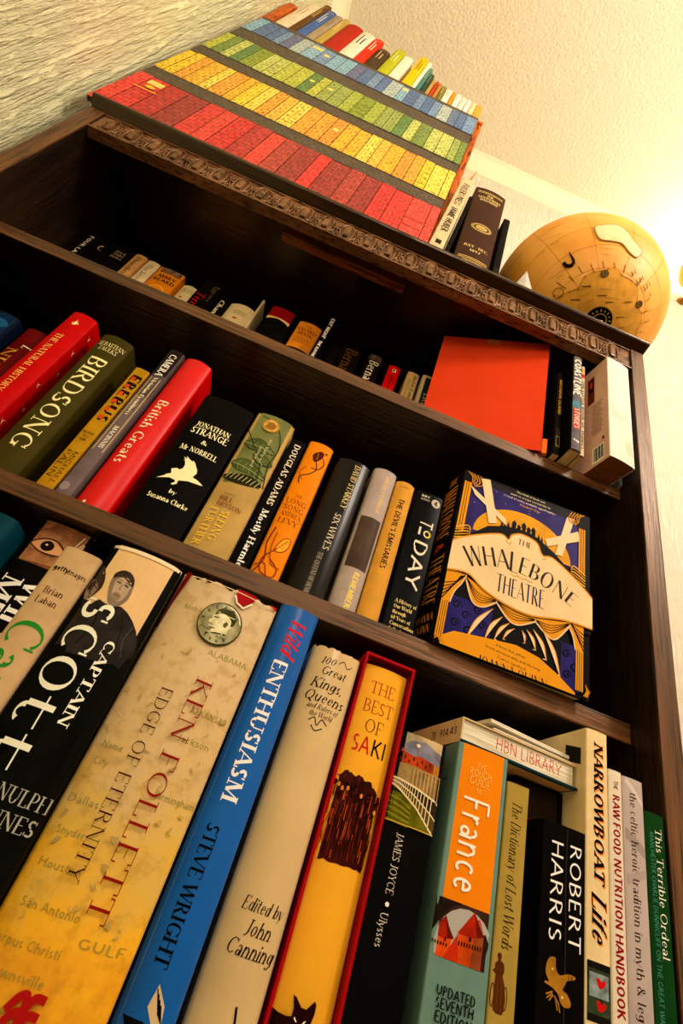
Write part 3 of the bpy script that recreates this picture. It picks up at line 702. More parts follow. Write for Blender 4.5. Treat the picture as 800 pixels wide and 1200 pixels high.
# ------------------------------------------------------------------ middle shelf
GOLD = '#d8b45c'; CREAM = '#efe2b8'; WHITE = '#efe8d8'
Y2 = .045; Z2 = ZS2+.0002
def b2(name, label, x0, x1, H, cover, spine=None, **k):
    k.setdefault('D', .155 if k.get('hard', True) else .130)
    D = k.pop('D'); y = k.pop('y', Y2)
    return book(name, label, (x0+x1)/2, y, Z2, x1-x0, H, D, cover, spine, **k)
s = Art(); s.rect(0, 0, 40, 300, M('#0d2e52', .3, .5, 14)); s.blob([(3, 168), (20, 176), (30, 170), (22, 162), (8, 160)], '#1d5a78')
b2('hardback_book', 'dark blue mottled book beside the crimson one on the middle shelf', .100, .1335, .186, '#0a1c34', s, bulge=.003)
s = Art(); s.vt('NIC', 9, 152, 112, 12, '#b8902c', 'serif'); s.text('L', 20, 158, 9, CREAM, 'serif', rot=-90)
b2('hardback_book', 'dark crimson book with gold lettering in the shade of a brighter red one', .1375, .1645, .1885, M('#64090c', .5, .3, 20), s, bulge=.004, y=.055)
s = Art(); s.vt('THE NATURAL HISTORY OF', 13, 190, 70, 7.2, '#e0c070', 'serif')
s.line([(12, 213), (15, 212), (18, 215)], 1.3, '#ead9a0'); s.poly([(13, 209), (17, 211), (15, 220)], '#ead9a0'); s.poly([(14, 212), (20, 213), (15, 215)], '#ead9a0')
rr = Art()
for k, (u, v) in enumerate(((14, 212), (12, 180), (20, 150), (10, 118), (22, 90), (12, 60), (20, 30))):
    rr.poly([(u, v), (u+5, v+4), (u+2, v+1), (u+3, v-4)], '#e8d490'); rr.poly([(u, v), (u-4, v+2), (u+1, v-1)], '#e8d490'); rr.poly([(u+22, v-9), (u+27, v-5), (u+24, v-12)], '#e8d490')
b2('hardback_book', 'bright red hardback with small gold birds and gold title', .1655, .1965, .2325, M('#b80d10', .38, .08), s, right=rr, bulge=.004, lean=.7)
s = Art(); s.text('SEBASTIAN', 20, 203, 6.6, '#ddd09c', 'serif', 31); s.text('FAULKS', 20, 194.5, 6.6, '#ddd09c', 'serif', 22)
s.vt('BIRDSONG', 20, 180, 30, 18, '#efdfaa', 'serif')
b2('hardback_book', 'olive green hardback with large cream title', .2150, .2530, .2195, M('#4a4418', .45, .12, 30), s, bulge=.005)
s = Art(); s.rect(0, 0, 17, 190, M('#b08a1c', .5, .2, 40))
s.vt('EREBUS', 9.4, 176, 96, 10.4, '#2a160a', 'heavy')
for k in range(6): s.rect(4.5, 100+k*13.2, 9, 106+k*13.2, M('#c8541c', .5, .2))
s.text('THE STORY', 8, 78, 3, '#2a1a0a', 'serifb', 12); s.text('OF A', 8, 73, 3, '#2a1a0a', 'serifb', 6); s.text('SHIP', 8, 68, 3, '#2a1a0a', 'serifb', 7)
s.vt('MICHAEL', 11.8, 52, 8, 4.4, '#2a1a0a', 'thin'); s.vt('PALIN', 5.5, 52, 14, 5.2, '#2a1a0a', 'thin')
b2('paperback_book', 'mustard yellow paperback with dark orange-tinged title', .2735, .2900, .188, '#b08a1c', s, hard=False, bulge=.001)
s = Art(); s.rect(0, 0, 19, 150, M('#75696a', .45, .15, 50)); s.rect(0, 150, 19, 190, M('#5c5254', .45, .15, 50)); s.rect(0, 190, 19, 240, M('#2c2226', .4, .2, 50))
s.vt('CAMERA', 8.8, 229, 188, 8, '#f0e8d8', 'serifb'); s.vt('Victorian Eyewitness', 9, 184, 118, 4.2, '#e8dcb8', 'serifb')
s.rect(3.4, 62, 4.3, 184, '#c8b070'); s.rect(14, 62, 14.8, 184, '#c8b070'); s.vt('MACINNIS', 9.5, 100, 66, 4.4, '#e8e0cc', 'serifb'); s.ell(6, 12, 4.5, 5, M('#96888a', .5, .1))
b2('hardback_book', 'slim grey-mauve hardback with black top and gilt lines', .2915, .3095, .237, '#5e5456', s, bulge=.0015)
s = Art(); s.vt('British Greats', 13, 158, 58, 11, '#f2dcbc', 'serif'); s.ell(10, 5, 1.5, 1.5, CREAM)
b2('hardback_book', 'glossy scarlet hardback with cream title', .3115, .3455, .2365, M('#c8060c', .34, .05, 40, .22), s, bulge=.006)
s = Art()
s.text('JONATHAN', 30, 147, 7.2, CREAM, 'serifb', 40); s.text('STRANGE', 30, 137, 9, CREAM, 'serifb', 43); s.text('&', 30, 123.5, 6, CREAM, 'serifb', 8); s.text('Mr NORRELL', 30, 110, 7, CREAM, 'serifb', 42)
s.poly([(6.5, 61.2), (13.0, 66.9), (13.6, 68.8), (17.6, 71.5), (15.1, 77.2), (19.5, 80.0), (23.1, 79.4), (25.4, 82.4), (25.2, 87.3), (23.0, 92.2), (20.8, 93.2), (22.7, 93.7), (19.4, 97.2), (23.6, 95.4), (21.8, 98.9), (26.7, 95.9), (30.3, 94.6), (30.3, 96.3), (33.5, 94.1), (36.1, 90.5), (38.8, 87.5), (40.6, 83.0), (38.7, 76.5), (45.0, 75.5), (52.3, 72.5), (49.4, 71.5), (42.5, 70.4), (37.1, 69.7), (28.2, 66.0), (28.8, 61.6), (25.4, 58.7), (23.4, 59.2), (26.2, 63.4), (24.5, 65.1), (18.5, 65.8)], CREAM)
s.text('by', 30, 51, 5, CREAM, 'serifb', 8); s.text('Susanna Clarke', 30, 40, 6, CREAM, 'serifb', 43)
b2('paperback_book', 'very thick black paperback with a cream bird emblem', .3585, .4185, .1945, M('#0e0b09', .45, .2), s, hard=False, bulge=.004)
s = Art(); GRN = M('#7b8252', .5, .22, 30)
s.rect(0, 96, 48, 205, GRN); s.poly([(0, 97), (0, 90), (6, 88), (16, 92), (30, 92), (42, 97)], GRN)
for pts in ([(2, 118), (14, 126), (30, 122), (44, 110), (28, 108), (12, 108)], [(4, 150), (16, 160), (30, 156), (40, 148), (28, 142), (12, 142)], [(20, 138), (32, 140), (44, 132), (34, 126), (24, 128)]):
    s.blob(pts, M('#59663a', .5, .2)); s.line([pts[0], pts[3]], .7, '#a2aa78'); s.curve(pts, .7, '#2f3a20', closed=True)
    for k in range(1, 6):
        x_ = pts[0][0]+(pts[3][0]-pts[0][0])*k/6; y_ = pts[0][1]+(pts[3][1]-pts[0][1])*k/6; s.line([(x_, y_), (x_+3, y_+6)], .5, '#8a9464'); s.line([(x_, y_), (x_+3, y_-6)], .5, '#8a9464')
s.curve([(46, 100), (40, 130), (42, 160), (30, 186), (8, 196)], .9, '#2c3620'); s.curve([(0, 170), (14, 150), (30, 130), (36, 104)], .9, '#2c3620')
s.blob([(0, 96), (12, 102), (30, 106), (44, 100), (30, 93), (14, 91)], '#2e3018')
for k in range(8): s.line([(5+k*4.6, 95), (8+k*4.6, 103)], .8, '#b9ae7c')
s.ell(22, 184, 10.5, 10.5, M('#a5813c', .45, .2)); s.ell(22, 184, 8.8, 8.8, M('#caa65a', .45, .3, 200)); s.blob([(16, 181), (20, 189), (26, 188), (28, 182), (24, 178), (18, 178)], '#94702c')
s.vt('the Story of', 30, 165, 128, 3.2, '#d8d4a8', 'thin'); s.vt('Science and', 24, 150, 118, 3.2, '#d8d4a8', 'thin')
s.text('EDITED BY', 19, 74, 2.2, '#7a3018', 'serif', 12); s.text('BILL', 18, 67.5, 5.4, '#7a2a14', 'serif', 15); s.text('BRYSON', 24, 60, 5.4, '#7a2a14', 'serif', 27)
s.vt('SEEING', 24, 54, 16, 8, '#e6c33c', 'serif'); s.vt('FURTHER', 12, 54, 6, 8, '#e6c33c', 'serif')
b2('hardback_book', 'khaki hardback with green leaf pattern and a golden medal on its spine', .4215, .4685, .201, M('#b59c60', .5, .14, 20), s, bulge=.005, wear=.003)
s = Art(); s.vt('DOUGLAS ADAMS', 10.5, 178, 84, 7, '#dcd4c0', 'serifb'); s.vt('Mostly Harmless', 10, 78, -6, 7, '#f4eee0', 'serifb')
b2('hardback_book', 'slim black book with a white title between khaki and orange books', .4705, .4895, .185, '#12100e', s, bulge=.001, y=.05)
s = Art(); OR = M('#d98a14', .5, .06); BRW = '#5a2408'
s.blob([(10, 170), (17, 178), (22, 176), (20, 166), (14, 160)], BRW); s.line([(15, 174), (16, 164)], .5, '#d98a14')
s.curve([(16, 162), (20, 150), (14, 140), (6, 134), (8, 124)], 1.3, BRW); s.curve([(14, 150), (22, 152), (26, 162), (22, 170)], 1.2, BRW); s.curve([(8, 150), (4, 140), (10, 130)], .9, '#a0561a'); s.ell(24, 178, 1.3, 1.6, BRW)
for t_, v_, c_, L_ in (('THE', 106, 3.4, 8), ('LONG', 98, 6.6, 23), ('SONG', 89, 6.6, 23), ('ANDREA', 80, 5.6, 23), ('LEVY', 71, 6.6, 22)): s.text(t_, 15, v_, c_, '#8a4a10', 'serif', L_)
s.blob([(14, 34), (18, 48), (25, 52), (26, 42), (21, 34)], '#f0a838'); s.curve([(14, 34), (18, 48), (25, 52), (26, 42), (21, 34)], .9, '#8a3c0c', closed=True); s.line([(16, 36), (24, 50)], .6, '#8a3c0c')
for k in range(4): s.line([(17+k*1.8, 39+k*3), (22+k, 38+k*3)], .4, '#8a3c0c')
s.curve([(16, 36), (6, 20), (10, 6), (22, 4), (24, 14), (14, 22)], 1.3, '#8a3c0c'); s.curve([(6, 60), (4, 40), (8, 20), (2, 2)], 1.3, '#7a300a'); s.curve([(10, 54), (10, 36), (16, 18), (26, 16)], 1.0, '#a04c10'); s.curve([(2, 12), (10, 16), (16, 4)], 1.0, '#8a3c0c')
b2('hardback_book', 'orange hardback with brown scrolling flowers on its spine', .4920, .5220, .190, OR, s, bulge=.004)
s = Art(); s.vt('DAVID STARKEY', 25, 180, 114, 7, '#d8c88c', 'serif'); s.vt('SIX WIVES', 23, 106, 56, 7, '#d0c8b0', 'serif'); s.vt('THE QUEENS OF HENRY VIII', 20, 52, -8, 5, '#a89c84', 'serif')
b2('hardback_book', 'glossy black hardback with gilt title, thickest of the black books by the orange one', .5310, .5725, .186, M('#100d0a', .25, .1, 30, .15), s, bulge=.007)
s = Art(); s.rect(0, 50, 29, 118, M('#5a4c40', .4, .3, 25)); s.rect(0, 0, 29, 50, M('#a89c94', .45, .08)); s.rect(0, 118, 29, 195, M('#aa9e9a', .45, .08))
s.vt("SINEAD O'CONNOR", 18, 184, 126, 4.6, '#d8b848', 'sans'); s.vt('REMEMBERINGS', 18, 46, -14, 6, '#e2cc6a', 'sansb')
b2('hardback_book', 'pale grey-lilac hardback with a dark photo band', .5755, .6045, .192, '#a89c94', s, bulge=.005)
s = Art(); s.vt("THE DEVIL'S EMISSARIES", 11.5, 160, 62, 6.2, '#2a1c10', 'sansb'); s.text('PHAROS', 11.5, 178, 2.6, '#b03418', 'sans', 12)
b2('paperback_book', 'plain honey-yellow paperback with bold black title', .6055, .6290, .186, M('#c99a44', .5, .08), s, hard=False, bulge=.005)
s = Art(); s.ell(25.5, 173, 5.6, 6, '#b9b4a4'); s.text('4', 25.5, 173, 7, '#1a1814', 'sansb'); s.text('BBC', 12, 178, 3, '#c8c4b4', 'sansb', 11); s.text('RADIO', 12, 173, 2.6, '#c8c4b4', 'sans', 11)
s.text('T', 20, 139, 15, '#d8d2c0', 'sans', 11, rot=-90); s.line([(24+4.2*math.cos(t), 126+4.2*math.sin(t)) for t in (R(100+k*20) for k in range(9))], 1.6, '#d8d2c0'); s.line([(23+4.2*math.cos(t), 126+4.2*math.sin(t)) for t in (R(-80+k*20) for k in range(9))], 1.8, '#e2c832'); s.rect(13, 122, 15.4, 133, '#d8d2c0')
s.vt('DAY', 19.5, 116, 52, 15, '#d8d2c0', 'sans')
for k, t_ in enumerate(('A History of', 'Our World', 'through', '60 Years of', 'Conversations', '& Controversies')): s.text(t_, 7, 34-k*6.4, 4.2, '#d8c888', 'serifb', [24, 20, 15, 21, 27, 30][k], align='L')
b2('paperback_book', 'black paperback with a huge white sans title and round badge', .6320, .6660, .184, M('#0e100f', .35, .1), s, hard=False, bulge=.002)

# the novel that stands with its front cover outward
YL = '#cf951c'; NV = M('#3a3074', .45, .25, 30); BK = '#14110f'; CR = '#d9c3a0'
f = Art()
f.rect(1.5, 0, 168, 234, BK)
f.poly([(13, 143), (13, 218), (24, 228), (140, 228), (153, 205), (153, 150)], NV)
f.poly([(24, 230), (140, 230), (146, 218), (24, 222)], M('#2c2830', .5, .2, 30))
f.poly([(23+70*(1-math.cos(t))*.86, 150+50*math.sin(t)) for t in (R(k*9) for k in range(21))], M('#cf9a1e', .5, .08))
rn = random.Random(5)
for k in range(26): f.ell(18+rn.random()*130, 180+rn.random()*40, .45, .45, CREAM, 6)
f.poly([(22, 143), (40, 162), (60, 171), (80, 175), (100, 172), (122, 160), (146, 140), (146, 128), (20, 128)], BK)
for x_, h_ in ((71, 184), (77, 180), (83, 186), (89, 182), (95, 184)): f.rect(x_-2.6, 168, x_+2.6, h_-4, BK); f.poly([(x_-3.2, h_-4), (x_, h_+1), (x_+3.2, h_-4)], BK)
for x_ in (74, 80, 86, 92): f.rect(x_-.8, 174, x_+.8, 177, YL)
for x_, y_ in ((56, 169), (60, 171), (64, 172), (102, 170), (106, 168)): f.poly([(x_-1.6, y_), (x_, y_+8), (x_+1.6, y_)], BK)
f.poly([(23, 229), (34, 232), (50, 170), (40, 166)], CR); f.poly([(11, 212), (18, 200), (61, 172), (60, 181)], CR)
f.poly([(136, 220), (146, 221), (132, 159), (123, 158)], CR); f.poly([(110, 174), (113, 165), (153, 190), (151, 204)], CR)
for (x0_, x1_, y0_, y1_) in ((3, 12, 141, 216), (152, 160, 146, 210)):
    f.rect(x0_, y0_, x1_, y1_, YL)
    for k in range(2): f.rect(x0_+2.4+k*2.8, y0_, x0_+3.2+k*2.8, y1_, BK)
for sg, cx_ in ((1, 3), (-1, 160)):
    for k in range(7): f.curve([(cx_, 122+k*3.6), (cx_+sg*(10+k*.5), 126+k*4.2), (cx_+sg*17, 134+k*2.2)], 1.5, YL if k % 2 else '#e0b84c')
    for k in range(5): f.curve([(cx_+sg*(2+k*4), 232-k*.4), (cx_+sg*(8+k*3.5), 226-k*2), (cx_+sg*(9+k), 218-k*1.5)], 1.2, YL)
f.poly([(0, 81), (0, 87), (24, 90), (50, 78), (74, 69), (100, 68), (135, 77), (168, 80), (168, 72), (130, 66), (60, 58), (6, 55)], BK)
# lower stage
f.rect(10, 4, 58, 58, M('#2e2a70', .45, .3, 40)); f.rect(134, 4, 154, 52, M('#2e2a70', .45, .3, 40))
for cx_, cy_ in ((19, 48), (30, 40), (42, 50), (20, 28), (34, 24), (48, 36), (140, 40), (149, 28), (141, 18)):
    f.line([(cx_+(5-k*.25)*math.cos(k*.5), cy_+(5-k*.25)*math.sin(k*.5)) for k in range(16)], 1.5, '#0e0d22'); f.line([(cx_+1+(3.4-k*.2)*math.cos(k*.5), cy_+(3.4-k*.2)*math.sin(k*.5)) for k in range(12)], .8, '#3a386e')
f.rect(58, 4, 134, 62, BK)
for sg, cx_ in ((1, 2), (-1, 158)):
    f.rect(min(cx_, cx_+sg*8), 6, max(cx_, cx_+sg*8), 58, YL)
    for k in range(3): f.rect(min(cx_+sg*(1.5+k*2.2), cx_+sg*(2.2+k*2.2)), 6, max(cx_+sg*(1.5+k*2.2), cx_+sg*(2.2+k*2.2)), 58, BK)
    f.poly([(cx_, 86), (cx_+sg*22, 86), (cx_+sg*18, 74), (cx_+sg*12, 62), (cx_+sg*9, 50), (cx_, 46)], YL)
    for k in range(5): f.curve([(cx_+sg*(21-k*1.2), 85-k*.6), (cx_+sg*(13-k*1.5), 75-k*3.0), (cx_, 68-k*4.6)], 1.2, BK)
    f.curve([(cx_+sg*22, 86), (cx_+sg*18, 74), (cx_+sg*12, 62), (cx_+sg*9, 48)], 1.3, CR)
for (xa, ya), (xb, yb) in (((24, 84), (60, 71)), ((60, 71), (104, 66)), ((104, 66), (142, 76))):
    mx_ = (xa+xb)/2; ym = min(ya, yb)
    f.poly(spline([(xa, ya), (mx_, (ya+yb)/2), (xb, yb)], 5)+spline([(xb, yb-4), (mx_+4, ym-15), (mx_-8, ym-13), (xa, ya-4)], 5), YL)
    for k in range(4): f.curve([(xa+1, ya-1.5-k*.6), (mx_-2, ym-1.5-k*3.0), (xb-1, yb-1.5-k*.6)], .9, BK)
    f.curve([(xb, yb-4), (mx_+4, ym-15), (mx_-8, ym-13), (xa, ya-4)], 1.6, CR)
for (x0_, y0_), (x1_, y1_), bw in (((57, 58), (33, 14), 9), ((68, 53), (52, 21), 8), ((76, 49), (62, 25), 6.5), ((82, 45), (71, 29), 5), ((90, 46), (94, 33), -5), ((95, 49), (106, 30), -6.5), ((102, 52), (118, 24), -8), ((112, 56), (133, 12), -9)):
    mx_, my_ = (x0_+x1_)/2, (y0_+y1_)/2; c_ = spline([(x0_, y0_), (mx_-bw*.45, my_+abs(bw)*.4), (x1_, y1_)], 6); d_ = spline([(x1_, y1_), (mx_-bw*.45+bw*.42, my_+abs(bw)*.1), (x0_, y0_)], 6)
    f.poly(c_+[(x1_+bw*.6, y1_)]+d_[1:-1], CR); f.curve([(x0_, y0_), (mx_-bw*.45, my_+abs(bw)*.4), (x1_, y1_)], .9, YL)
f.poly([(8, 9), (20, 18), (51, 23), (85, 28), (110, 24), (130, 14), (149, 2), (149, -1), (8, -1)], YL)
f.text('A book that will be', 80, 19.5, 2.6, '#2a1c10', 'sans', 32, rot=-4); f.text('loved unreasonably and life-long', 83, 13.5, 2.6, '#2a1c10', 'sans', 58, rot=-4); f.text('Francis Spufford', 82, 7.5, 2.5, '#2a1c10', 'sans', 30, rot=-4)
f.text('JOANNA QUINN', 84, -1, 10, BK, 'contrast', 72)
for k in range(4): f.curve([(158+k*1.2, 2), (161+k, 8), (160+k*1.5, 14-k*2)], .9, YL); f.curve([(2, 3+k*2), (5+k, 6), (8+k*1.5, 2)], .9, YL)
# scroll banner
f.poly(spline([(0, 112), (2, 124), (28, 142), (54, 155), (64, 152), (68, 160), (80, 166), (98, 162), (106, 148), (119, 149), (146, 133), (168, 115)], 5)+spline([(168, 78), (135, 76), (99, 67), (72, 68), (44, 76), (24, 88), (0, 84)], 5), M('#d8c29a', .5, .08, 25))
f.curve([(0, 112), (2, 124), (28, 142), (54, 155), (64, 152), (68, 160), (80, 166), (98, 162), (106, 148), (119, 149), (146, 133), (168, 115)], 1.8, YL); f.curve([(168, 78), (135, 76), (99, 67), (72, 68), (44, 76), (24, 88), (0, 84)], 1.8, YL)
f.curve([(64, 152), (62, 148), (66, 146), (68, 150)], .9, YL); f.curve([(106, 148), (110, 144), (106, 142)], .9, YL)
f.text('THE', 84, 154, 8, '#2a2148', 'contrast', 18)
f.arctext('WHALEBONE', [(18, 108), (44, 119), (72, 124), (100, 121), (128, 112), (148, 102)], lambda i: [25, 24, 24, 26, 22, 20, 22, 20, 17][i], '#3a3422', 'contrast')
f.text('THEATRE', 84, 91, 22, '#2a2148', 'contrast', 56)
for sg in (1, -1): f.curve([(84, 106), (84+sg*5, 108), (84+sg*9, 106), (84+sg*13, 108)], .8, YL)
for k, (t_, L_) in enumerate((('The kind of book you', 38), ('want to escape normal life to', 52), ('read at every available opportunity', 62), ('Elizabeth Day', 26))): f.text(t_, 86, 226.5-k*6, 2.7, '#d8cdb4' if k < 3 else YL, 'sans', L_)
s = Art()
s.vt('THE', 20, 229, 217, 12, '#c98a2a', 'contrast'); s.vt('WHALEBONE', 19, 212, 132, 24, '#c98a2a', 'contrast'); s.vt('&', 19, 128, 114, 15, '#d0502a', 'contrast'); s.vt('THEATRE', 19, 110, 44, 24, '#c98a2a', 'contrast')
s.text('JOANNA', 19, 30, 9, '#c98a2a', 'contrast', 30); s.text('QUINN', 19, 17, 9, '#c98a2a', 'contrast', 26)
psi = R(-2.77); th_ = psi-R(90); T_, cx_, cy_ = .038, .6795, .0345
b_w = book('hardback_book', 'black and gold novel facing out with a cream scroll title on its cover', cx_-T_/2*math.cos(th_), cy_-T_/2*math.sin(th_), Z2, T_, .234, .167, BK, s, None, f, bulge=.001, yaw=math.degrees(th_), shear=.26, th=.0024, wear=.0015)

# ------------------------------------------------------------------ bottom shelf in view
Z3 = ZS3+.0002
def b3(name, label, x0, x1, H, cover, spine=None, y=0.0, **k):
    D = k.pop('D', .16 if k.get('hard', True) else .13)
    return book(name, label, (x0+x1)/2, y, Z3, x1-x0, H, D, cover, spine, **k)
b3('hardback_book', 'deep teal hardback in the bottom row, beside the one with a staring eye', .262, .292, .300, M('#0c4654', .4, .12), None, y=.03, bulge=.004)
s = Art(); s.rect(0, 277, 54, 330, M('#a87a54', .55, .4, 60)); s.poly([(2, 277), (54, 277), (54, 284), (30, 280)], M('#7a5034', .5, .3, 60))
s.blob([(6, 296), (14, 302), (24, 303), (34, 298), (38, 294), (28, 291), (16, 291)], '#c89c72'); s.ell(20, 297, 6, 5.2, '#241408'); s.ell(19, 298, 1.2, 1.0, '#d8c4a0')
s.curve([(4, 296), (14, 303), (26, 304), (38, 296)], 1.2, '#2a160c'); s.curve([(4, 295), (16, 290), (28, 290), (40, 294)], 1.0, '#3a2010')
for k in range(9): s.line([(6+k*3, 291-k*.1), (4+k*3, 288)], .5, '#2a160c')
for k in range(5): s.curve([(4+k*2, 310+k), (20, 312+k*2), (44, 306+k*2)], .6, '#7a4a2c')
s.poly([(40, 300), (46, 312), (54, 306), (54, 290)], M('#d8b48c', .5, .3)); s.line([(40, 300), (44, 318)], .8, '#efe0c8')
s.vt('WILD', 34, 262, 196, 17, '#efe8da', 'serifb'); s.vt('MEN', 14, 262, 200, 17, '#efe8da', 'serifb')
b3('hardback_book', 'black hardback with a close-up eye across its top, behind a cream book', .296, .348, .3215, '#120e0c', s, y=.055, bulge=.003, wear=.003)
s = Art(); s.text('getty', 8.6, 249, 4.2, '#2a2018', 'sansb', 12); s.text('images', 20.5, 248.5, 4.2, '#2a2018', 'sans', 13)
s.text('Brian', 14, 231.5, 5, '#4a2c18', 'serif', 14); s.text('Laban', 13.5, 224, 5, '#4a2c18', 'serif', 15)
s.vt('Cars of', 15, 211, 110, 23, '#2f8a34', 'serif')
b3('hardback_book', 'narrow cream book with large green lettering', .3705, .3985, .2665, M('#bfa67e', .45, .08), s, y=-.045, D=.097, bulge=.003)
s = Art()
DKC = M('#12140e', .4, .45, 30)
s.poly([(0, 200), (54, 215), (54, 283), (0, 283)], M('#d8bc8c', .45, .1, 20))
s.poly([(0, 0), (55, 0), (55, 219), (47, 214), (30, 204), (14, 200), (0, 203)], DKC)
s.blob([(3, 246), (2.2, 263.5), (8.0, 256.8), (10.8, 246.8), (6.9, 236.9), (5.0, 240)], M('#4e4034', .45, .3, 60)); s.blob([(2.2, 252), (7.9, 247), (7.6, 239), (4.0, 235.7), (1.2, 244.0)], M('#8e7a66', .45, .2, 80))
s.line([(5.2, 247.4), (7.4, 246)], .7, '#40342a'); s.line([(4.2, 241.6), (6.6, 240.6)], .7, '#4a3c30'); s.line([(2, 247.6), (3.6, 248)], .7, '#40342a')
s.poly([(0, 240), (4, 236), (9, 236), (12, 232), (16, 204), (0, 200)], M('#3a322a', .45, .3, 60))
s.poly([(14.3, 238.8), (21.0, 236.8), (30.7, 239.0), (36.1, 237.0), (42, 233), (47.1, 228.1), (50.6, 223), (52.6, 218), (50, 206), (40, 200), (14, 199), (8.8, 215), (9, 230), (12.0, 236.5)], M('#38332e', .45, .3, 70))
s.blob([(13.6, 257.7), (14.4, 251.8), (17.0, 244.7), (20.6, 238.6), (26, 236.8), (29.6, 240.2), (31.6, 246), (30.9, 253), (28.6, 260.2), (23.2, 264.5), (17.2, 263.9), (14.0, 261.1)], M('#8c7e6c', .45, .15, 90))
s.blob([(17.2, 256), (18, 250.5), (19.6, 245), (22.7, 241.6), (26.6, 241.6), (28.8, 245), (29.2, 252), (27.6, 257.4), (22, 260)], M('#b3a08a', .45, .12, 90))
s.blob([(14.6, 256.8), (17, 258.4), (22, 258.8), (29.2, 254.8), (29.6, 258), (27.2, 261.9), (21.9, 264.6), (17.1, 264.1), (13.8, 260.4)], M('#463c34', .45, .2, 90))
s.line([(18.4, 254.9), (21.2, 254.6)], 1.2, '#54483c'); s.line([(24.4, 254.4), (27.2, 253.6)], 1.2, '#54483c'); s.line([(19, 256.6), (21.6, 256.6)], .6, '#5e5042'); s.line([(24.4, 256.2), (27.4, 255.4)], .6, '#5e5042')
s.line([(22.8, 254), (22.4, 250.6), (23.6, 249.8)], .7, '#86745f'); s.blob([(20, 246.4), (23, 247.6), (26.2, 246), (26, 242.4), (22.8, 241), (20, 242.6)], M('#978672', .45, .15, 120)); s.line([(21.4, 245.6), (25, 245.2)], .7, '#6a5a4a')
s.poly([(20, 237.5), (24, 236.5), (28, 238.2), (30, 239), (28, 232), (23, 229)], M('#2c2824', .45, .2)); s.curve([(33, 236), (38, 226), (41, 212)], .7, '#26221e'); s.curve([(44, 229), (43, 218), (47, 208)], .8, '#54504a'); s.curve([(16, 234), (20, 222), (17, 206)], .9, '#24201c')
s.poly([(38, 204), (44, 211), (52.6, 216), (55, 220), (55, 200)], M('#2a2824', .45, .25, 60))
s.vt('SCO~~', 18, 240, 126, 22, '#dfe2d0', 'serif'); s.vt('CAPTAIN', 37.5, 216, 158, 6.6, '#e4e4d4', 'serifb')
s.text('RANULPH', 34, 119, 8, '#a8a898', 'serif', 42); s.text('FIENNES', 34, 107, 8, '#a8a898', 'serif', 40)
s.rect(0, 280, 55, 290, '#e2d2b0')
b3('hardback_book', 'thick hardback whose jacket shows a man in an old photograph above white lettering', .3990, .4530, .2830, '#12140e', s, y=-.045, bulge=.006, wear=.004)
# torn, map-printed jacket
fm, nt, bs = newmat('aged_map_jacket'); v = coords(nt)
sp = N(nt, 'ShaderNodeSeparateXYZ'); nt.links.new(v, sp.inputs[0])
n1 = noise(nt, v, 26, 6, .65); n2 = noise(nt, v, 90, 4, .6)
ma = N(nt, 'ShaderNodeMath', operation='MULTIPLY_ADD'); ma.inputs[1].default_value = .16; nt.links.new(n1, ma.inputs[0]); nt.links.new(sp.outputs['Z'], ma.inputs[2])
bsx = ramp(nt, ma.outputs[0], [(.09, '#cc8a06'), (.15, '#e2b21c'), (.19, '#cfb052'), (.235, '#c8b07e'), (.36, '#c6b28a')])
st = ramp(nt, n2, [(.36, (.70, .62, .34)), (.50, (1, 1, 1))])
mx = N(nt, 'ShaderNodeMix', data_type='RGBA', blend_type='MULTIPLY'); mx.inputs[0].default_value = .55
nt.links.new(bsx, mx.inputs[6]); nt.links.new(st, mx.inputs[7]); nt.links.new(mx.outputs[2], bs.inputs['Base Color']); bs.inputs['Roughness'].default_value = .38
s = Art(); MP = '#9c9458'; MQ = '#a8923e'
for t_, u, v_, L_, c_ in (('Mobile', 20, 262, 16, MP), ('ALABAMA', 58, 236, 30, MP), ('Jackson', 60, 178, 22, MP), ('Dallas', 14, 128, 20, MP), ('Snyder', 16, 112, 18, MP), ('Houston', 20, 96, 26, MQ), ('San Antonio', 26, 78, 34, MQ), ('Corpus Christi', 22, 62, 40, MQ), ('Brownsville', 24, 50, 34, MQ), ('GULF', 60, 70, 26, MQ), ('Birmingham', 64, 144, 26, MP), ('Matamoros', 22, 38, 32, MQ), ('ARKANSAS', 62, 196, 26, MP), ('City', 12, 150, 10, MP), ('Name', 14, 160, 14, MP)):
    s.text(t_, u, v_, 4.2, c_, 'sans', L_, rot=2)
rn = random.Random(9)
for k in range(60):
    u, v_ = rn.random()*74, 70+rn.random()*170; s.blob([(u+rn.uniform(-3, 3)*(.4+k%3*.3), v_+rn.uniform(-3, 3)*(.4+k%3*.3)) for q in range(5)], ['#b5a668', '#bda45c', '#ad9a60'][k % 3], 3)
CD = '#3a3a20'; CM = M('#8d8a62', .3, .3, 120, .4, .25); CLT = M('#b4ae84', .3, .25, 160, .4, .25)
s.ell(42, 257, 16.6, 16.6, CD); s.ell(42, 257.3, 15.8, 15.6, CM); s.curve([(42+15*math.cos(R(k)), 257+15*math.sin(R(k))) for k in (20, 40, 60, 80)], 1.0, '#d8d4b0')
s.blob([(35, 247), (38, 250), (37.6, 252.6), (34.6, 253), (34.4, 255.2), (33.4, 257), (35.2, 259.4), (35, 262), (37, 266), (42, 270), (48, 269), (52, 264), (51.8, 259), (49.6, 255), (49, 250.5), (42, 249)], CLT)
s.blob([(36, 262), (37, 266.5), (42, 270.4), (48.4, 269.2), (52.4, 264), (52, 259.4), (50, 258), (49, 262), (44, 265), (39, 264.4)], M('#4c4e2c', .4, .25)); s.blob([(44.6, 257), (46, 260), (48, 258.6), (46.6, 255.4)], M('#6a6a44', .4, .2))
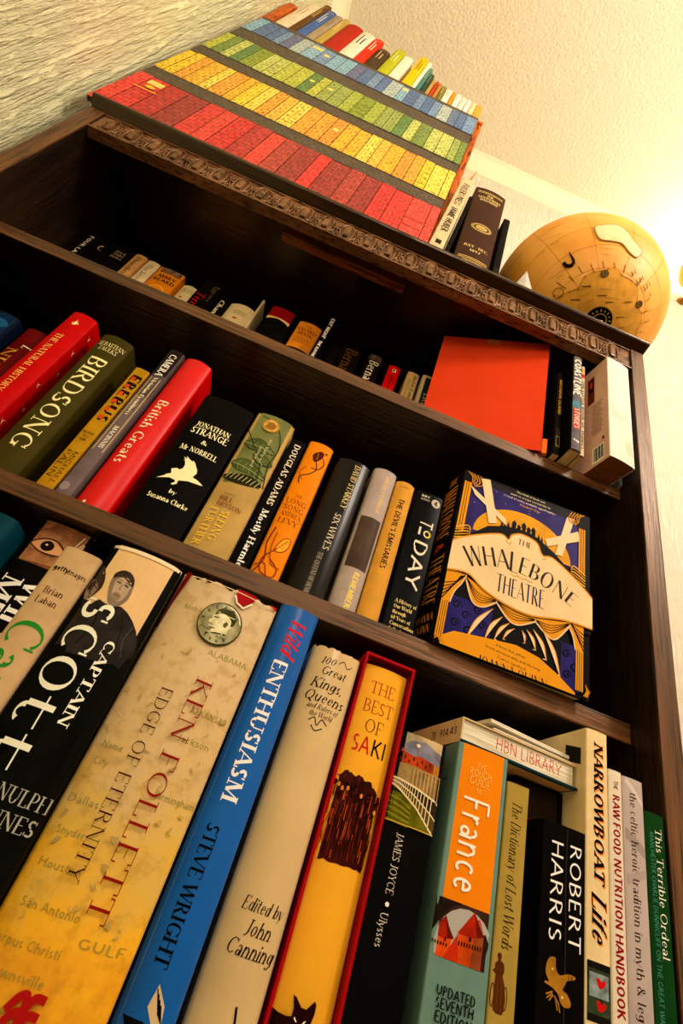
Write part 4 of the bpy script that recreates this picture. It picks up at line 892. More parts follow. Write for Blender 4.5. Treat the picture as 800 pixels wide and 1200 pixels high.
s.line([(35, 247), (42, 249.4), (49, 250.6)], 1.0, CD); s.line([(36.6, 252), (40, 252.4)], .7, '#54543a'); s.line([(36, 260.6), (39.6, 261)], .8, '#54543a'); s.line([(34.6, 255), (37, 254.8)], .5, '#54543a')
for k, ch in enumerate('LIBERTY'): t_ = R(205-k*28); s.text(ch, 42+13.2*math.cos(t_), 257+13.2*math.sin(t_), 2.6, CD, 'sans', 2, rot=math.degrees(t_)-90)
for k, ch in enumerate('1964'): t_ = R(240+k*22); s.text(ch, 42+13*math.cos(t_), 257+13*math.sin(t_), 2.6, CD, 'sans', 2, rot=math.degrees(t_)+90)
s.text('IN GOD', 34.5, 250.6, 1.5, CD, 'sans', 5); s.text('WE TRUST', 47, 247.6, 1.5, CD, 'sans', 8)
RD = '#8c1c12'; RD2 = '#4a1410'
s.vt('KEN FOLLETT', 50, 217, 78, 11.5, RD, 'light'); s.vt('EDGE OF ETERNITY', 29.5, 203, 92, 8, RD2, 'light')
for v_ in (43, 36.5, 30): s.line(spline([(29, v_-4), (32, v_+1), (35.5, v_+2.5), (37, v_-2), (40, v_+2.4), (44.5, v_+2.6)], 5), 3.6, '#a8201a')
s.poly([(44, 288.5), (60, 288.5), (58, 281), (54, 279), (53, 276), (47, 277), (44, 282)], M('#a01418', .4, .1)); s.poly([(2, 288.5), (6, 288.5), (5, 278), (3, 262), (1.6, 240), (.8, 240)], M('#7a1416', .4, .1))
s.line([(44, 282), (47, 277), (53, 275), (58, 281)], 1.2, '#e8dcc4'); s.line([(20, 288), (19, 283)], .7, '#6a1a14'); s.poly([(70, 288.5), (77, 288.5), (77, 285)], '#b01a1c')
s.line([(0, 286), (78, 285)], .6, '#d8c8a4')
b3('hardback_book', 'very thick worn hardback with a torn map-printed jacket and a coin on its spine', .4535, .5310, .2880, fm, s, y=-.035, bulge=.008, wear=.004)
s = Art(); s.rect(0, 0, 3.2, 310, M('#9aa07c', .4, .2, 30))
s.vt('Wild', 19, 293, 262, 13, '#d01c20', 'serif', shear=.35); s.vt('ENTHUSIASM', 16.5, 256, 155, 11, '#e8ecec', 'serifb'); s.vt('STEVE WRIGHT', 13.5, 141, 68, 8.5, '#0a1420', 'serifb')
s.poly([(17, 62), (24, 54), (26, 44), (20, 46), (15, 52)], '#c8b48c'); s.poly([(4, 46), (16, 46), (24, 40), (10, 38)], '#10141a'); s.poly([(8, 42), (18, 43), (22, 36), (12, 34)], '#c8b48c')
for k in range(4): s.line([(17+k*1.6, 60-k*2), (22+k, 50-k)], .7, '#14181c')
b3('hardback_book', 'tall glossy blue hardback with white and black lettering', .5330, .5665, .3020, M('#0a66b0', .26, .08, 25, .2), s, y=-.015, bulge=.006)
s = Art(); DKB = '#2a1e12'
s.text('100', 15, 273.5, 6, DKB, 'serif', 12, shear=.25); s.curve([(24, 274), (28, 277), (32, 273), (36, 276)], .6, DKB); s.text('Great', 22, 265.5, 7, DKB, 'serif', 21, shear=.25); s.text('Kings,', 20, 254.5, 8, DKB, 'serif', 27, shear=.25); s.text('Queens', 21, 244, 8, DKB, 'serif', 33, shear=.25); s.text('and Rulers of', 22, 236.5, 4, DKB, 'serif', 26, shear=.25); s.text('the World', 22, 231, 4, DKB, 'serif', 19, shear=.25)
s.curve([(14, 225), (18, 228), (21, 223), (24, 228), (29, 225)], .7, DKB); s.curve([(17, 222), (21, 219), (26, 222)], .7, DKB)
s.text('Edited by', 24, 109, 7, DKB, 'serif', 28, shear=.25); s.text('John', 25, 98, 8, DKB, 'serif', 17, shear=.25); s.text('Canning', 24, 87.5, 8, DKB, 'serif', 31, shear=.25)
s.curve([(26, 62), (28, 50), (22, 42), (30, 38), (34, 46)], 1.4, DKB); s.curve([(20, 44), (26, 48), (32, 36)], 1.0, DKB)
b3('hardback_book', 'tall plain cream hardback with italic black lettering at its head', .5710, .6135, .2850, M('#c8b284', .2, .07, 20, .4), s, y=-.005, bulge=.008, wear=.002)
# slipcased book
sl = root('slipcase', 'open-fronted red slipcase holding a yellow book', 'slipcase', (.6385, 0, Z3))
bm = bmesh.new(); tk = .0022; w2 = .0225; hh = .2960; dd_ = .17
box(bm, -w2, 0, 0, -w2+tk, dd_, hh); box(bm, w2-tk, 0, 0, w2, dd_, hh); box(bm, -w2+tk, 0, hh-tk, w2-tk, dd_, hh); box(bm, -w2+tk, 0, 0, w2-tk, dd_, tk); box(bm, -w2+tk, dd_-tk, tk, w2-tk, dd_, hh-tk)
finish('case', bm, M('#a3101a', .4, .08), sl)
s = Art(); BRN = M('#4a1a0c', .5, .35, 40)
s.text('THE', 20, 268, 10, '#a02c14', 'light', 22); s.text('BEST', 20, 252.5, 10, '#a02c14', 'light', 26); s.text('OF', 20, 237.5, 10, '#7a3a10', 'light', 16); s.text('SA', 13, 222.5, 12.5, '#c02418', 'sans', 15); s.text('KI', 28, 222.5, 12.5, '#2a140c', 'sans', 13)
rn = random.Random(4); top = spline([(-1, 196), (4, 198), (8.8, 200.9), (14, 200), (18.1, 199.7), (24, 198.5), (28.6, 197.7), (34.5, 193), (41, 190)], 4)
s.poly([(x_, y_+rn.uniform(-1.2, 1.2)) for x_, y_ in top]+[(41, 144)]+[(40-k*2.5, 142.6+rn.uniform(-.8, .9)) for k in range(17)], BRN)
for k in range(150):
    u = rn.random()*39; v_ = 143.5+rn.random()*44; s.line([(u, v_), (u+rn.uniform(-.5, .5), v_+rn.uniform(4, 12))], rn.uniform(.25, .8), rn.choice(['#8a3414', '#2c0c05', '#a8501e', '#330f06', '#6a240e', '#c8702c' if k % 5 == 0 else '#5a1c0a']))
for k in range(26): u = rn.random()*40; s.ell(u, 186+rn.random()*10, rn.uniform(.8, 2.2), rn.uniform(1, 2.6), rn.choice(['#3c1208', '#4a180a', '#2a0c06']), 7)
for u, v_ in ((4, 190), (7, 188), (11, 189), (22, 187), (35, 180)): s.ell(u, v_, 1.2, 1.7, '#c88c40', 7)
CT = '#2c0c0a'
s.poly([(-1.2, 64.0), (4.3, 62.8), (9.2, 62.5), (12.4, 63.2), (12.4, 67.0), (10.4, 72.6), (12.6, 72), (16.8, 68.3), (20.0, 68.2), (24.2, 73), (25.6, 71.4), (25.8, 67.4), (24.4, 61.3), (27, 50), (28, 30), (-2, 30)], CT)
s.poly([(14.2, 63.6), (16.2, 61.6), (15.4, 61.4), (13.8, 62.8)], '#efe2c8'); s.poly([(21.6, 63.4), (20.4, 61.4), (19.4, 61.6), (20.4, 63)], '#efe2c8')
book('hardback_book', 'yellow hardback with a brown woodland and black cat, sitting inside a red slipcase', .6385, .004, Z3+tk+.0002, .0398, .2860, .155, M('#e0ac38', .35, .06, 20), s, bulge=.004)
s = Art(); s.rect(0, 181.5, 39, 247, M('#a89a80', .5, .3, 40)); s.poly([(0, 234), (8, 240), (20, 242), (30, 238), (39, 240), (39, 228), (0, 228)], M('#8a8a9c', .5, .35, 50)); s.poly([(8, 247), (39, 247), (39, 236), (26, 240)], M('#c4b08c', .5, .2, 50))
s.poly([(0, 221), (0, 230.2), (1.3, 230.3), (2.3, 233.3), (4.6, 230.7), (11.7, 229.4), (19.1, 230.9), (21, 230), (29.8, 228.9), (30.4, 219), (12.3, 221)], M('#b0481c', .5, .35, 70)); s.poly([(30.5, 229), (39, 228.4), (39, 219), (30.5, 219)], M('#c48a24', .5, .3))
for k in range(8): s.rect(1.5+k*3.5, 223.5+(k % 2)*2.4, 2.6+k*3.5, 226+(k % 2)*2.4, '#4a2010')
s.line([(15.2, 229), (14.4, 237)], 1.0, '#8a7a58'); s.ell(14.2, 238, 1.7, 1.3, '#d8ccac')
s.poly([(0, 209), (0, 222), (12, 222.5), (39, 221), (39, 202)], M('#a08a58', .5, .35, 80))
for k in range(16): s.line([(13+k*1.55, 220.5), (13.4+k*1.55, 208-k*.35)], .35, '#c8b48a' if k % 2 else '#8a4a24')
s.line([(18, 220.8), (39, 220.6)], .6, '#b89c70')
s.poly([(0, 204), (8, 201), (21.2, 194.2), (36.0, 181.6), (0, 181.6)], M('#707018', .45, .45, 60)); s.poly([(0, 206), (7, 204), (15, 199), (8, 201), (0, 201.5)], '#2c2c14')
for k in range(9): s.curve([(0, 198-k*1.9), (9, 196.5-k*1.9), (17, 193-k*1.5)], .5, '#4a4c12' if k % 2 else '#9a9430')
CB = '#dccaa2'; tp = [(-1, 210.8), (4.3, 210.4), (16.4, 208.4), (34.7, 204.0), (39, 202)]; md = [(-1, 208.8), (5.0, 207.5), (16.5, 203.3), (34.3, 193.7), (39, 191)]; bt = [(-1, 206.6), (6.7, 203.2), (21.0, 194.8), (33.3, 184.7), (37, 182)]
s.poly(tp+md[::-1], '#34301c'); s.poly(md+bt[::-1], '#5c5224')
for c_, w_ in ((tp, 1.3), (md, .9), (bt, 1.3)): s.line(c_, w_, CB)
def at(c_, u):
    for (x0_, y0_), (x1_, y1_) in zip(c_, c_[1:]):
        if x0_ <= u <= x1_: return (u, y0_+(y1_-y0_)*(u-x0_)/(x1_-x0_))
    return c_[-1]
u = 1.0
while u < 35: s.line([at(tp, u), at(bt, u)], .3+u*.014, CB); u += .9+u*.085
s.line([(0, 181.8), (39, 181.8)], .7, '#c8a850')
s.vt('JAMES JOYCE', 13, 176, 139, 5.2, '#d8d2c0', 'light'); s.ell(13, 133.5, 1.4, 1.4, '#e8e2d0', 10); s.vt('Ulysses', 12.4, 129, 110, 5.2, '#d8d2c0', 'light')
b3('paperback_book', 'black paperback with a painted bridge at its head beside the red slipcase', .6620, .7000, .2455, '#0e0c0b', s, hard=False, bulge=.002)
s = Art(); OR2 = M('#dd8a12', .5, .05, 20); TE = '#6f8f86'
s.rect(0, 149, 44, 260, OR2); s.poly([(0, 149), (44, 149), (44, 117), (0, 117)], M('#4a3428', .5, .3, 30)); s.poly([(3, 118)]+[(24+22*math.cos(t), 124+23*math.sin(t)) for t in (R(175-k*17) for k in range(10))]+[(44, 118)], '#a9a9a4')
s.poly([(37.1, 136.1), (38.5, 137), (41, 133), (44, 134.8), (44, 117), (37.0, 117)], M('#3c241a', .5, .3)); WLT = M('#c8561a', .5, .25, 60); RFT = M('#a02c10', .5, .25, 60)
s.poly([(-.3, 127.9), (14.7, 129.3), (13.4, 122.8), (10.0, 117), (0, 117)], WLT); s.poly([(-.8, 127.8), (8.3, 139.8), (11.5, 134), (15.9, 128.4), (8, 127)], RFT); s.poly([(8.3, 139.8), (11.5, 134), (15.9, 128.4), (11, 127.6)], '#6a1c0c')
s.poly([(9.6, 117), (18.1, 132.1), (20.5, 117)], M('#b83814', .5, .2)); s.poly([(18.4, 132.5), (37.2, 135.5), (37.0, 117), (20.2, 117)], WLT); s.poly([(30, 134), (37.2, 135.5), (37.0, 117), (29, 117)], M('#94502a', .5, .25))
s.poly([(17.6, 132.4), (28.7, 147), (33, 141), (37.8, 135.2), (28, 132.2)], RFT); s.poly([(28.7, 147), (33, 141), (37.8, 135.2), (32, 133.4)], '#702010'); s.poly([(31.5, 143.4), (33, 144), (37, 137)], '#c83a14')
for k in range(9): s.rect(19+k*2, 126.2+k*.1, 20+k*2, 128.6+k*.1, '#3a160c')
for k in range(6): s.rect(.4+k*2, 123.2, 1.3+k*2, 125, '#3a160c')
s.rect(9, 126, 10.2, 128, '#2a100a'); s.rect(26.5, 130.4, 28, 132.6, '#2a100a'); s.poly([(0, 149), (0, 129), (2, 133), (6, 140), (12, 146), (19, 149)], M('#35241c', .5, .4))
for t_, v_, L_, h_ in (('THE', 240.5, 8, 4), ('ROUGH', 235, 19, 5.4), ('GUIDE', 229, 18, 5.4)): s.text(t_, 21, v_, h_, '#ecc870', 'thin', L_)
s.text('to', 21, 223, 4, '#ecc870', 'thin', 5); s.vt('France', 20, 218, 155, 21, '#efe6d4', 'mid')
for t_, v_, L_ in (('UPDATED', 101, 28), ('SEVENTH', 95, 27), ('EDITION', 88.5, 26)): s.text(t_, 22, v_, 5, '#1c2620', 'sansb', L_)
l_ = Art()
for k in range(16): l_.text('oeoaeo nooe', 84, 200-k*8-(k//4)*6, 3, '#566e66', 'thin', 26+(k*7) % 14)
l_.text('The Guide', 96, 240, 6, '#a85a3a', 'sans', 26); l_.rect(60, 226, 118, 227, '#566e66')
b3('paperback_book', 'teal and orange travel guide with turreted castle on its spine', .7100, .7540, .2540, M(TE, .45, .06), s, left=l_, hard=False, bulge=.001)
s = Art(); s.vt('The Dictionary of Lost Words', 9.5, 226, 133, 8, '#3a3414', 'serif', shear=.2)
s.poly([(4.8, 130.7), (6.4, 130), (6.6, 128.4), (6.1, 126.7), (8.8, 125.0), (9.2, 121.2), (8.1, 119.0), (9.8, 115.2), (11.2, 108.1), (10.8, 102.1), (9.5, 99.6), (5.2, 99.6), (3.2, 101), (3.0, 112.7), (3.2, 118.8), (1, 120.3), (2.5, 121.8), (2.2, 124.1), (4.2, 126.2), (3.4, 129.2)], '#5c3412')
s.line([(11+1.4*math.cos(k*.7), 108+6*math.sin(k*.7)) for k in range(10)], .6, '#5c3412'); s.line([(2+1.2*math.cos(k*.7), 108+6*math.sin(k*.7)) for k in range(10)], .6, '#5c3412'); s.line([(5, 118), (5.4, 101)], .4, '#7a4a1c'); s.line([(7.6, 118), (8.4, 101)], .4, '#7a4a1c')
b3('paperback_book', 'khaki paperback with italic title and a brown figure, beside the travel guide', .7550, .7745, .2385, M('#a6924c', .5, .07), s, hard=False, bulge=.001)
s = Art(); s.vt('ROBERT', 27.5, 212, 145, 9.5, '#efeae0', 'mid'); s.vt('HARRIS', 12, 211, 147, 9.5, '#efeae0', 'mid'); s.curve([(20, 222), (19.4, 180), (20.4, 140), (19.6, 0)], .35, '#4a4644')
GA = M('#a87c2c', .4, .2, 90)
s.poly(spline([(11.5, 139.1), (13.2, 138.4), (13.5, 133.6), (16.5, 130.4), (23.2, 132.6), (28.4, 132.3), (27.8, 130.6), (22.2, 128.7), (20.6, 126.0), (19.0, 123.2), (22.4, 121.8), (25.3, 117.9), (24.3, 115.4), (20.4, 114.8), (17.6, 116.4), (15.8, 120.1), (11.2, 122.7), (6.1, 123.8), (6.0, 124.9), (8.8, 125.2), (6.3, 129.3), (6.6, 134.2), (8.7, 138.0)], 3, True)[:-1], GA)
for p in ([(11.4, 119.6), (7.6, 116.5)], [(12, 119), (9.4, 115.6)], [(13, 118.6), (16.0, 115.9), (17.3, 111.4)], [(14, 117), (15.4, 112)], [(11.4, 120.6), (7, 118.4)]): s.line(p, .8, GA)
s.line([(23, 132), (23.4, 129.4)], .5, '#4a3008'); s.line([(25.6, 132), (25.8, 130)], .5, '#4a3008'); s.ell(18.8, 119.4, .7, .7, '#efd890', 8); s.ell(11, 132.4, .6, .6, '#efd890', 8)
l_ = Art()
for k in range(12): l_.text('oeaoenoo', 92, 168-k*7, 3, '#3c3830', 'thin', 22+(k*5) % 16)
b3('paperback_book', 'black creased paperback with white author name and a gold animal emblem', .7885, .8250, .2220, M('#100d0c', .3, .1), s, left=l_, hard=False, bulge=.001)
s = Art()
for du, dv, c_ in ((.8, -.8, '#d8862a'), (0, 0, '#15100c')):
    s.vt('NARROWBOAT', 11+du, 297+dv, 193+dv, 8.4, c_, 'slabb', shear=.15); s.vt('Life', 11+du, 187+dv, 157+dv, 12, c_, 'serifb', shear=.35)
s.rect(1.5, 113, 20, 145, M('#3c4a34', .4, .5, 90)); s.rect(1.5, 113, 20, 117, '#1c1c14'); s.rect(1.5, 141, 20, 145, '#1c1c14'); s.rect(3, 126, 18, 139, M('#8a9a9c', .4, .4, 120))
s.blob([(10.5, 131), (8, 136), (10.5, 136.5), (12, 135), (14, 136.5), (15.5, 134)], '#c01c1c'); s.blob([(10.5, 119), (8, 124), (10.5, 124.5), (12, 123), (14, 124.5), (15.5, 122)], '#c01c1c')
l_ = Art(); l_.poly([(100, 296), (122, 290), (122, 276), (100, 282)], '#2c2a26')
b3('paperback_book', 'tall cream paperback with black and orange italic title', .8250, .8455, .3065, M('#d9c79c', .45, .06), s, left=l_, hard=False, bulge=.0012)
s = Art(); s.vt('THE', 6.5, 271, 264, 3.4, '#7a2a20', 'sansb'); s.vt('RAW FOOD NUTRITION HANDBOOK', 6.6, 260, 119, 6.2, '#8e1420', 'sansb')
b3('paperback_book', 'white paperback with dark red capital lettering', .8457, .8585, .2790, M('#d3cab8', .45, .05), s, hard=False, bulge=.0008)
s = Art(); s.rect(0, 0, 20, 300, M('#b5aaa6', .45, .1, 12)); s.poly([(0, 240), (19.5, 228), (19.5, 220), (0, 232)], '#9c918e'); s.poly([(0, 205), (19.5, 214), (19.5, 208), (0, 198)], '#a89d9a'); s.poly([(4, 278), (19, 262), (19, 258), (2, 274)], '#c8beba')
s.vt('the celtic heroic tradition in myth & legend', 9.5, 267, 108, 6.4, '#3c2420', 'serif')
b3('paperback_book', 'pale grey-mauve paperback with uncial-style brown lettering', .8588, .8788, .2780, M('#b5aaa6', .45, .1, 12), s, hard=False, bulge=.001)
s = Art(); s.vt('This Terrible Ordeal', 12, 247, 161, 6.0, '#e4e8d8', 'light'); s.vt('MANCHESTER CHARLIE DUNNICLIFF ON THE GREAT WAR', 5.6, 243, 122, 3.6, '#4c8a78', 'sans')
b3('paperback_book', 'slim green paperback with white typewriter title at the end of the bottom row', .8795, .8982, .2575, M('#16481f', .4, .1), s, hard=False, bulge=.0008, y=.001)
# flat things lying over the bottom row
kb = root('hardback_book', 'small black book with a red edge lying on top of the creased black paperback', 'book', (.8235, .030, Z3+.2222), (0, 0, 0))
bm = bmesh.new(); box(bm, -.046, 0, 0, -.003, .10, .0022, 1); box(bm, -.046, 0, .0288, -.003, .10, .031); box(bm, -.0035, 0, 0, 0, .10, .031, 0, .001); finish('cover', bm, [M('#100d0b'), M('#7a1a14')], kb)
bm = bmesh.new(); box(bm, -.044, .002, .0024, -.0036, .098, .0286); finish('page_block', bm, M('#2c211a'), kb)
hb = root('library_book', 'library book lying flat with a red stamp on its page edges', 'book', (.7120, .003, Z3+.2545), (0, 0, R(5)))
bm = bmesh.new(); W3, D3, T3 = .1125, .165, .0205; mats = [M('#0d3a44', .4, .08), M('#c9b48c', .5, .08)]
box(bm, -.001, -.0018, 0, W3, D3, .0020, 0); box(bm, 0, 0, T3-.0012, W3, D3, T3, 1); box(bm, -.0012, 0, .0, .0006, D3, T3, 1, .0005)
a = Art(); a.text('20', 14, 10.5, 8, '#1c1814', 'sans', 9); a.text('914.43', 40, 10.5, 6.6, '#1c1814', 'sans', 30)
print_art(bm, a, lambda u, v, o: Vector((-.0012-o, .062-u/1000, v/1000)), mats)
a = Art(); a.rect(2, 2, W3*1000-2, 150, M('#b59a70', .5, .08)); a.rect(60, 28, 88, 44, '#7a2418'); a.rect(61.2, 29.2, 86.8, 42.8, M('#b59a70', .5, .08)); a.text('HBN', 74, 36, 9, '#7a2418', 'sansb', 20, rot=0)
print_art(bm, a, lambda u, v, o: Vector((u/1000, v/1000, -o)), mats)
finish('cover', bm, mats, hb)
bm = bmesh.new(); box(bm, .0008, .002, .0018, W3-.002, D3-.002, T3-.0014); mats = [pages_flat()]
a = Art(); a.text('HBN LIBRARY', 66, 11.5, 9.5, '#c8281c', 'thin', 66)
print_art(bm, a, lambda u, v, o: Vector((u/1000, .002-o, v/1000)), mats)
finish('page_block', bm, mats, hb)
for k, (dx, dy, w_, an, c_, lab) in enumerate(((.030, .006, .088, 6, '#d6cfc0', 'folded white leaflet lying directly on the library book'), (.034, .010, .082, 8, '#b8b2a8', 'grey pamphlet lying between two white leaflets on the library book'), (.026, .004, .086, 9.5, '#e2dccd', 'white pamphlet on top of the leaflets over the library book'))):
    t = bmesh.new(); box(t, 0, 0, 0, w_, .13, .0008); box(t, 0.0006, .0004, .0009, w_, .1296, .0016); box(t, 0, 0, .0017, w_, .13, .0026)
    bm = bmesh.new(); merge(bm, t)
    o = finish('pamphlet', bm, M(c_, .5, .05)); o.location = (.7120+dx, .003+dy, Z3+.2545+T3+.0003+k*.003); o.rotation_euler = (0, 0, R(an)); tag(o, lab, 'pamphlet', 'papers over the library book')

# ------------------------------------------------------------------ top shelf
Z1 = ZS1+.0002
def b1k(name, label, x0, x1, y, H, cover, spine=None, **k):
    D = k.pop('D', .12)
    k.setdefault('hard', False); return book(name, label, (x0+x1)/2, y, Z1, x1-x0, H, D, cover, spine, **k)
DB = '#14100e'
s = Art(); s.vt('FOUR LAST', 9, 192, 120, 6, '#d8ccb0', 'sansb')
b1k('paperback_book', 'black paperback with broken white lettering at the dark end of the top shelf', .004, .024, .150, .198, DB, s)
s = Art(); s.line([(17+7*math.cos(R(110+k*18)), 172+7*math.sin(R(110+k*18))) for k in range(11)], 2, '#d8c890', True)
b1k('paperback_book', 'black paperback with a crescent moon on its spine', .0245, .0500, .150, .198, '#100e10', s)
s = Art(); s.text('Hard', 17, 182, 6, '#a89a80', 'serif', 16); s.text('Night', 17, 174, 6, '#a89a80', 'serif', 18); s.text('House', 17, 166, 6, '#a89a80', 'serif', 20)
b1k('paperback_book', 'black paperback with three faint lines of title next to a tan book', .0510, .0850, .150, .198, DB, s)
s = Art(); s.rect(0, 0, 24, 200, M('#c0985e', .5, .1)); s.vt('Housekeeping', 10, 190, 110, 8, '#3a2818', 'serifb')
b1k('paperback_book', 'tan paperback with dark vertical title on the top shelf', .0865, .1075, .150, .198, '#b8884a', s)
s = Art(); s.vt('The Secret Diary', 10, 188, 96, 8, '#5a5048', 'serif')
b1k('paperback_book', 'off-white paperback between the tan and orange ones on the top shelf', .1085, .1295, .152, .198, '#d6c49c', s)
s = Art(); s.rect(0, 184, 43, 200, M('#8a7058', .5, .5, 90)); s.text('MARY', 22, 174, 8, '#2a1608', 'sansb', 30); s.text('BEARD', 22, 163, 8, '#2a1608', 'sansb', 36); s.line([(21+12*math.cos(k*.4), 135+12*math.sin(k*.4)) for k in range(16)], 2, '#f0b848', closed=True)
b1k('paperback_book', 'orange paperback with black author name and a photo strip at its head', .1315, .1740, .153, .198, M('#d88a18', .5, .06), s)
s = Art(); s.text('MICHAEL', 16, 176, 4, '#5a4a30', 'serif', 22); s.text('ONDAATJE', 16, 170, 4, '#5a4a30', 'serif', 24); s.ell(12, 152, 3, 1.6, '#b02818')
b1k('paperback_book', 'small round-backed cream book behind the dark red-lettered one', .1755, .2065, .160, .188, M('#d8c898', .5, .05), s, bulge=.006)
s = Art(); s.vt('Terry', 12, 168, 120, 14, '#b01818', 'serif', shear=.2); s.text('Torn', 24, 186, 8, '#6a5c3c', 'serif', 18, rot=-90); s.vt('Lovers', 27, 196, 150, 6, '#6a5c3c', 'serif')
b1k('paperback_book', 'black paperback with red script title on the top shelf', .2080, .2425, .146, .205, DB, s)
s = Art(); s.vt('Chance', 7.5, 184, 124, 8, '#e8d8a8', 'serifb', shear=.2)
b1k('paperback_book', 'slim black paperback with cream italic title on the top shelf', .2435, .2575, .156, .198, DB, s)
s = Art(); s.text('CHARLES', 24, 178, 4.4, '#5a4a30', 'serif', 26); s.text('DICKENS', 24, 172, 4.4, '#5a4a30', 'serif', 22); s.ell(22, 158, 4, 2, '#b02818'); s.text('OLIVER TWIST', 22, 142, 4.4, '#5a4a30', 'serif', 34)
b1k('paperback_book', 'thick round-backed cream book with small lettering on the top shelf', .2590, .3090, .160, .198, M('#dccb9a', .5, .05), s, bulge=.008)
b1k('booklet', 'thin beige booklet standing between the cream and red-topped books', .3105, .3150, .140, .206, '#c8b48c')
s = Art(); s.rect(0, 168, 48, 200, M('#8c1418', .35, .1)); s.poly([(0, 160), (12, 165), (24, 167), (36, 165), (48, 160), (48, 170), (0, 170)], '#d8b880'); s.poly([(0, 0), (48, 0), (48, 157), (36, 162), (24, 164), (12, 162), (0, 157)], '#120d0b')
b1k('hardback_book', 'black book with a deep red head and cream arc on the top shelf', .3285, .3765, .134, .198, '#120d0b', s, bulge=.005, hard=True)
s = Art(); s.text('THE', 20, 187, 4.5, '#6a1c10', 'serif', 12); s.text('VIZARD', 20, 177, 8, '#7a1c10', 'serifb', 33); s.text('MASK', 20, 166, 8, '#7a1c10', 'serifb', 26); s.text('DIANA', 20, 152, 5.5, '#8a3c18', 'serif', 22); s.text('NORMAN', 20, 144, 5.5, '#8a3c18', 'serif', 28); s.rect(0, 0, 42, 126, '#3a1008')
b1k('paperback_book', 'orange paperback with dark red serif title on the top shelf', .3820, .4225, .140, .198, M('#d08a28', .5, .08), s, bulge=.004)
s = Art(); s.vt('EXIT NIGHT', 5.5, 196, 140, 5.4, '#d8d0c0', 'sansb'); s.vt('THE ROUNDHILL', 5.5, 132, 70, 4.4, '#d8d0c0', 'sansb')
b1k('paperback_book', 'slim leaning black paperback with white lettering on the top shelf', .4270, .4375, .112, .200, DB, s, lean=1)
b1k('paperback_book', 'plain dark brown paperback before the gilt-titled dark one', .4440, .4640, .150, .190, M('#1c120c', .5, .2))
s = Art(); s.vt('Bernard', 18, 192, 110, 20, '#6a4a1c', 'serif')
b1k('paperback_book', 'dark brown paperback with dull gold title on the top shelf', .4655, .5010, .150, .198, M('#1a110c', .5, .2), s)
s = Art(); s.rect(0, 184, 27, 200, M('#5a4838', .5, .5, 120)); s.vt('Bernard', 14, 182, 110, 16, '#d8d0bc', 'serif')
b1k('paperback_book', 'dark brown paperback with white title beside the small red one', .5115, .5385, .146, .198, M('#1c130e', .5, .2), s)
s = Art(); s.rect(8, 178, 14, 186, '#e0d8b0'); s.rect(9, 180, 12, 185, '#201810'); s.vt('Winter', 11, 168, 130, 6, '#8a0c0c', 'sansb')
b1k('paperback_book', 'small bright red paperback on the top shelf', .5515, .5725, .148, .194, M('#c8140f', .4, .06), s)
s = Art(); s.vt('Sister London', 15, 190, 110, 6, '#3a3024', 'serifb'); s.vt('Persuasion', 7, 176, 110, 5, '#8a7a58', 'serif'); s.rect(0, 0, 1.6, 200, '#b8741c')
b1k('paperback_book', 'buff paperback with two-line title beside the small red one', .5855, .6065, .146, .196, M('#c2a670', .5, .08), s)
s = Art(); s.rect(6, 4, 24, 190, M('#2c3438', .5, .2)); s.vt('LIGHT', 15, 150, 96, 9, '#b8b0a0', 'serifb')
b1k('paperback_book', 'cream and slate paperback half hidden by the red folder', .6110, .6350, .140, .196, M('#bfae88', .5, .08), s, D=.10)
t_ = root('rolled_tube', 'thin dark rod with brass rings lying across book tops behind the red folder', 'rod', (.565, .170, Z1+.2084))
bm = bmesh.new(); tube(bm, [(-.055, 0, 0), (.060, 0, 0)], .0098, 14); finish('tube', bm, M('#1c120c', .4, .2), t_)
for x_ in (-.052, .028, .056):
    bm = bmesh.new(); tube(bm, [(x_, 0, 0), (x_+.002, 0, 0)], .0102, 14); finish('ring', bm, M('#7a5a24', .35, .1, 60, .4, .6), t_)
b1k('booklet', 'slim slate-blue booklet wedged between the big white book and the side of the case', .8945, .8990, .030, .150, '#7c8694', D=.12)
# the red folder stands askew
fl = root('document_folder', 'large bright red card folder standing askew on the top shelf', 'folder', (.7765, .0305, Z1), (0, 0, R(158.5)))
RED = M('#cc4a26', .4, .05, 15); FW, FH, FT = .1700, .2500, .011
bm = bmesh.new(); n_ = 10
def fpt(u, z, side): return Vector((u, side, z))
# seen side: local -y after the half turn faces the shelf; build front at y>0 (towards the room)
box(bm, 0, -.0012, 0, FW, .0, FH); finish('front_flap', bm, RED, fl)
bm = bmesh.new(); box(bm, 0, -FT, 0, FW, -FT+.0012, FH-.001); box(bm, FW-.0012, -FT+.0012, 0, FW, -.0014, FH-.001); finish('back_flap', bm, RED, fl)
bm = bmesh.new(); box(bm, .002, -FT+.0022, .002, FW-.003, -.0022, FH-.006)
finish('papers', bm, M('#7a1206', .6, .2, 200), fl)
bm = bmesh.new(); box(bm, -.0075, -.009, 0, -.0008, -.003, .028, 0, .0004); finish('elastic_flap', bm, M('#d87a34', .5, .1), fl)
bm = bmesh.new(); box(bm, .078, .0, FH-.013, .098, .0008, FH-.0005); finish('label_tab', bm, M('#c0783a', .5), fl)['label'] = 'small tan label tab'
s = Art(); s.rect(2, 10, 9, 50, '#3c3426'); s.vt('MATADOR ISLAND', 5.5, 160, 80, 4.2, '#c8a028', 'sansb'); s.rect(2.5, 14, 8.5, 34, '#8a7c54'); s.rect(3.3, 16, 7.7, 32, '#2c2a1c')
b1k('paperback_book', 'black paperback with yellow lettering beside the red folder', .7905, .8010, .024, .178, '#191713', s, right=Art().rect(96, 16, 112, 52, '#c8b480'), D=.14)
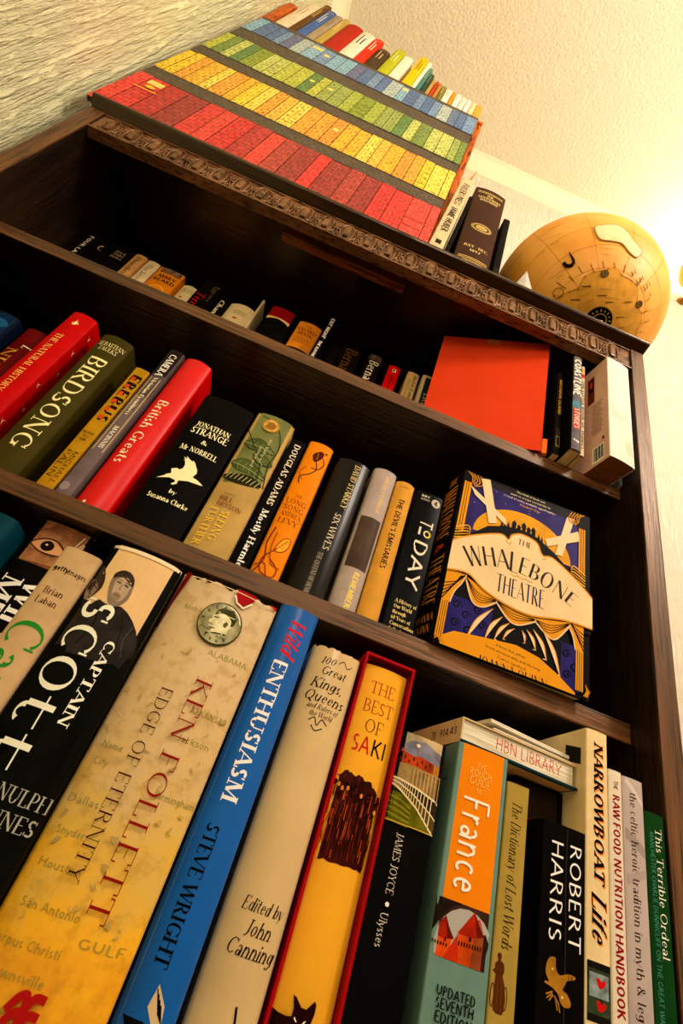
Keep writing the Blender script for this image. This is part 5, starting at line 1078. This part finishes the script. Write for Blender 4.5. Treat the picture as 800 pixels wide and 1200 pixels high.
s = Art(); s.rect(0, 0, 17, 210, M('#6e6a70', .4, .2, 40)); s.rect(3, 40, 12, 84, M('#b04c48', .4, .2)); s.rect(0, 84, 17, 100, M('#5a8a98', .4, .3)); s.vt('COASTLINE', 8, 200, 112, 11, '#e4dcc8', 'sansb'); s.vt('STORIES', 8, 84, 42, 8, '#e4b8a8', 'sansb'); s.text('95p', 8, 18, 5, '#e8e0d0', 'sansb', 9)
b1k('paperback_book', 'black-sided paperback with grey spine and pink panel on the top shelf', .8035, .8195, .006, .206, '#110f0e', s, D=.14)
s = Art(); s.rect(0, 0, 8, 200, '#c8b89c'); s.vt('THE LITTLE BOOK OF THINGS', 4, 160, 12, 3.6, '#1c1410', 'sansb'); s.ell(4, 172, 3, 5, '#b82820'); s.rect(0, 182, 8, 190, '#c8a040')
b1k('booklet', 'thin cream booklet with black and red print beside a big white book', .8200, .8275, .011, .196, '#c4b08c', s, D=.13)
s = Art(); s.rect(0, 0, 40, 220, M('#d8d8cc', .35, .15, 16)); s.vt('THE STARLIT', 20, 190, 92, 10, '#f2f0e6', 'light'); s.vt('RIVER', 30, 120, 84, 7, '#eeeee4', 'light')
for k in range(6): s.curve([(28+k, 62-k*4), (36-k, 50-k*4), (39, 34-k*3)], .8, '#e2ddcc')
s.blob([(24, 34), (30, 44), (38, 40), (39, 24), (30, 20)], '#cfc8b4')
l_ = Art(); dm = 140
l_.rect(0, 0, 139.4, 217, M('#c8a898', .45, .04))
for nm in (1,):
    l_.rect(dm-40, 134, dm-27, 196, '#6a3020'); l_.rect(dm-38, 160, dm-29, 190, '#2a1410'); l_.rect(dm-36, 172, dm-31, 186, '#c03020')
    for k in range(15): l_.rect(dm-33+(k % 3), 126-k*4.6, dm-12-(k*3) % 5, 127.2-k*4.6, '#3a2a20')
    l_.rect(dm-31, 4, dm-11, 34, '#e8dcc8')
    for k in range(9): l_.rect(dm-29+k*1.9, 7, dm-28.1+k*1.9+(k % 3)*.4, 32, '#1c1410')
    l_.rect(dm-13, 40, dm-10, 46, '#1c1410')
book('paperback_book', 'very thick white paperback with a barcode, jutting over the top shelf edge', .8511+.02*math.cos(R(7.45)), -.0086+.02*math.sin(R(7.45)), Z1, .040, .217, .140, M('#e4dfd4', .45, .04), s, left=l_, yaw=7.45, hard=False, bulge=.0012, pages=M('#8a5a34', .7, .15, 200))
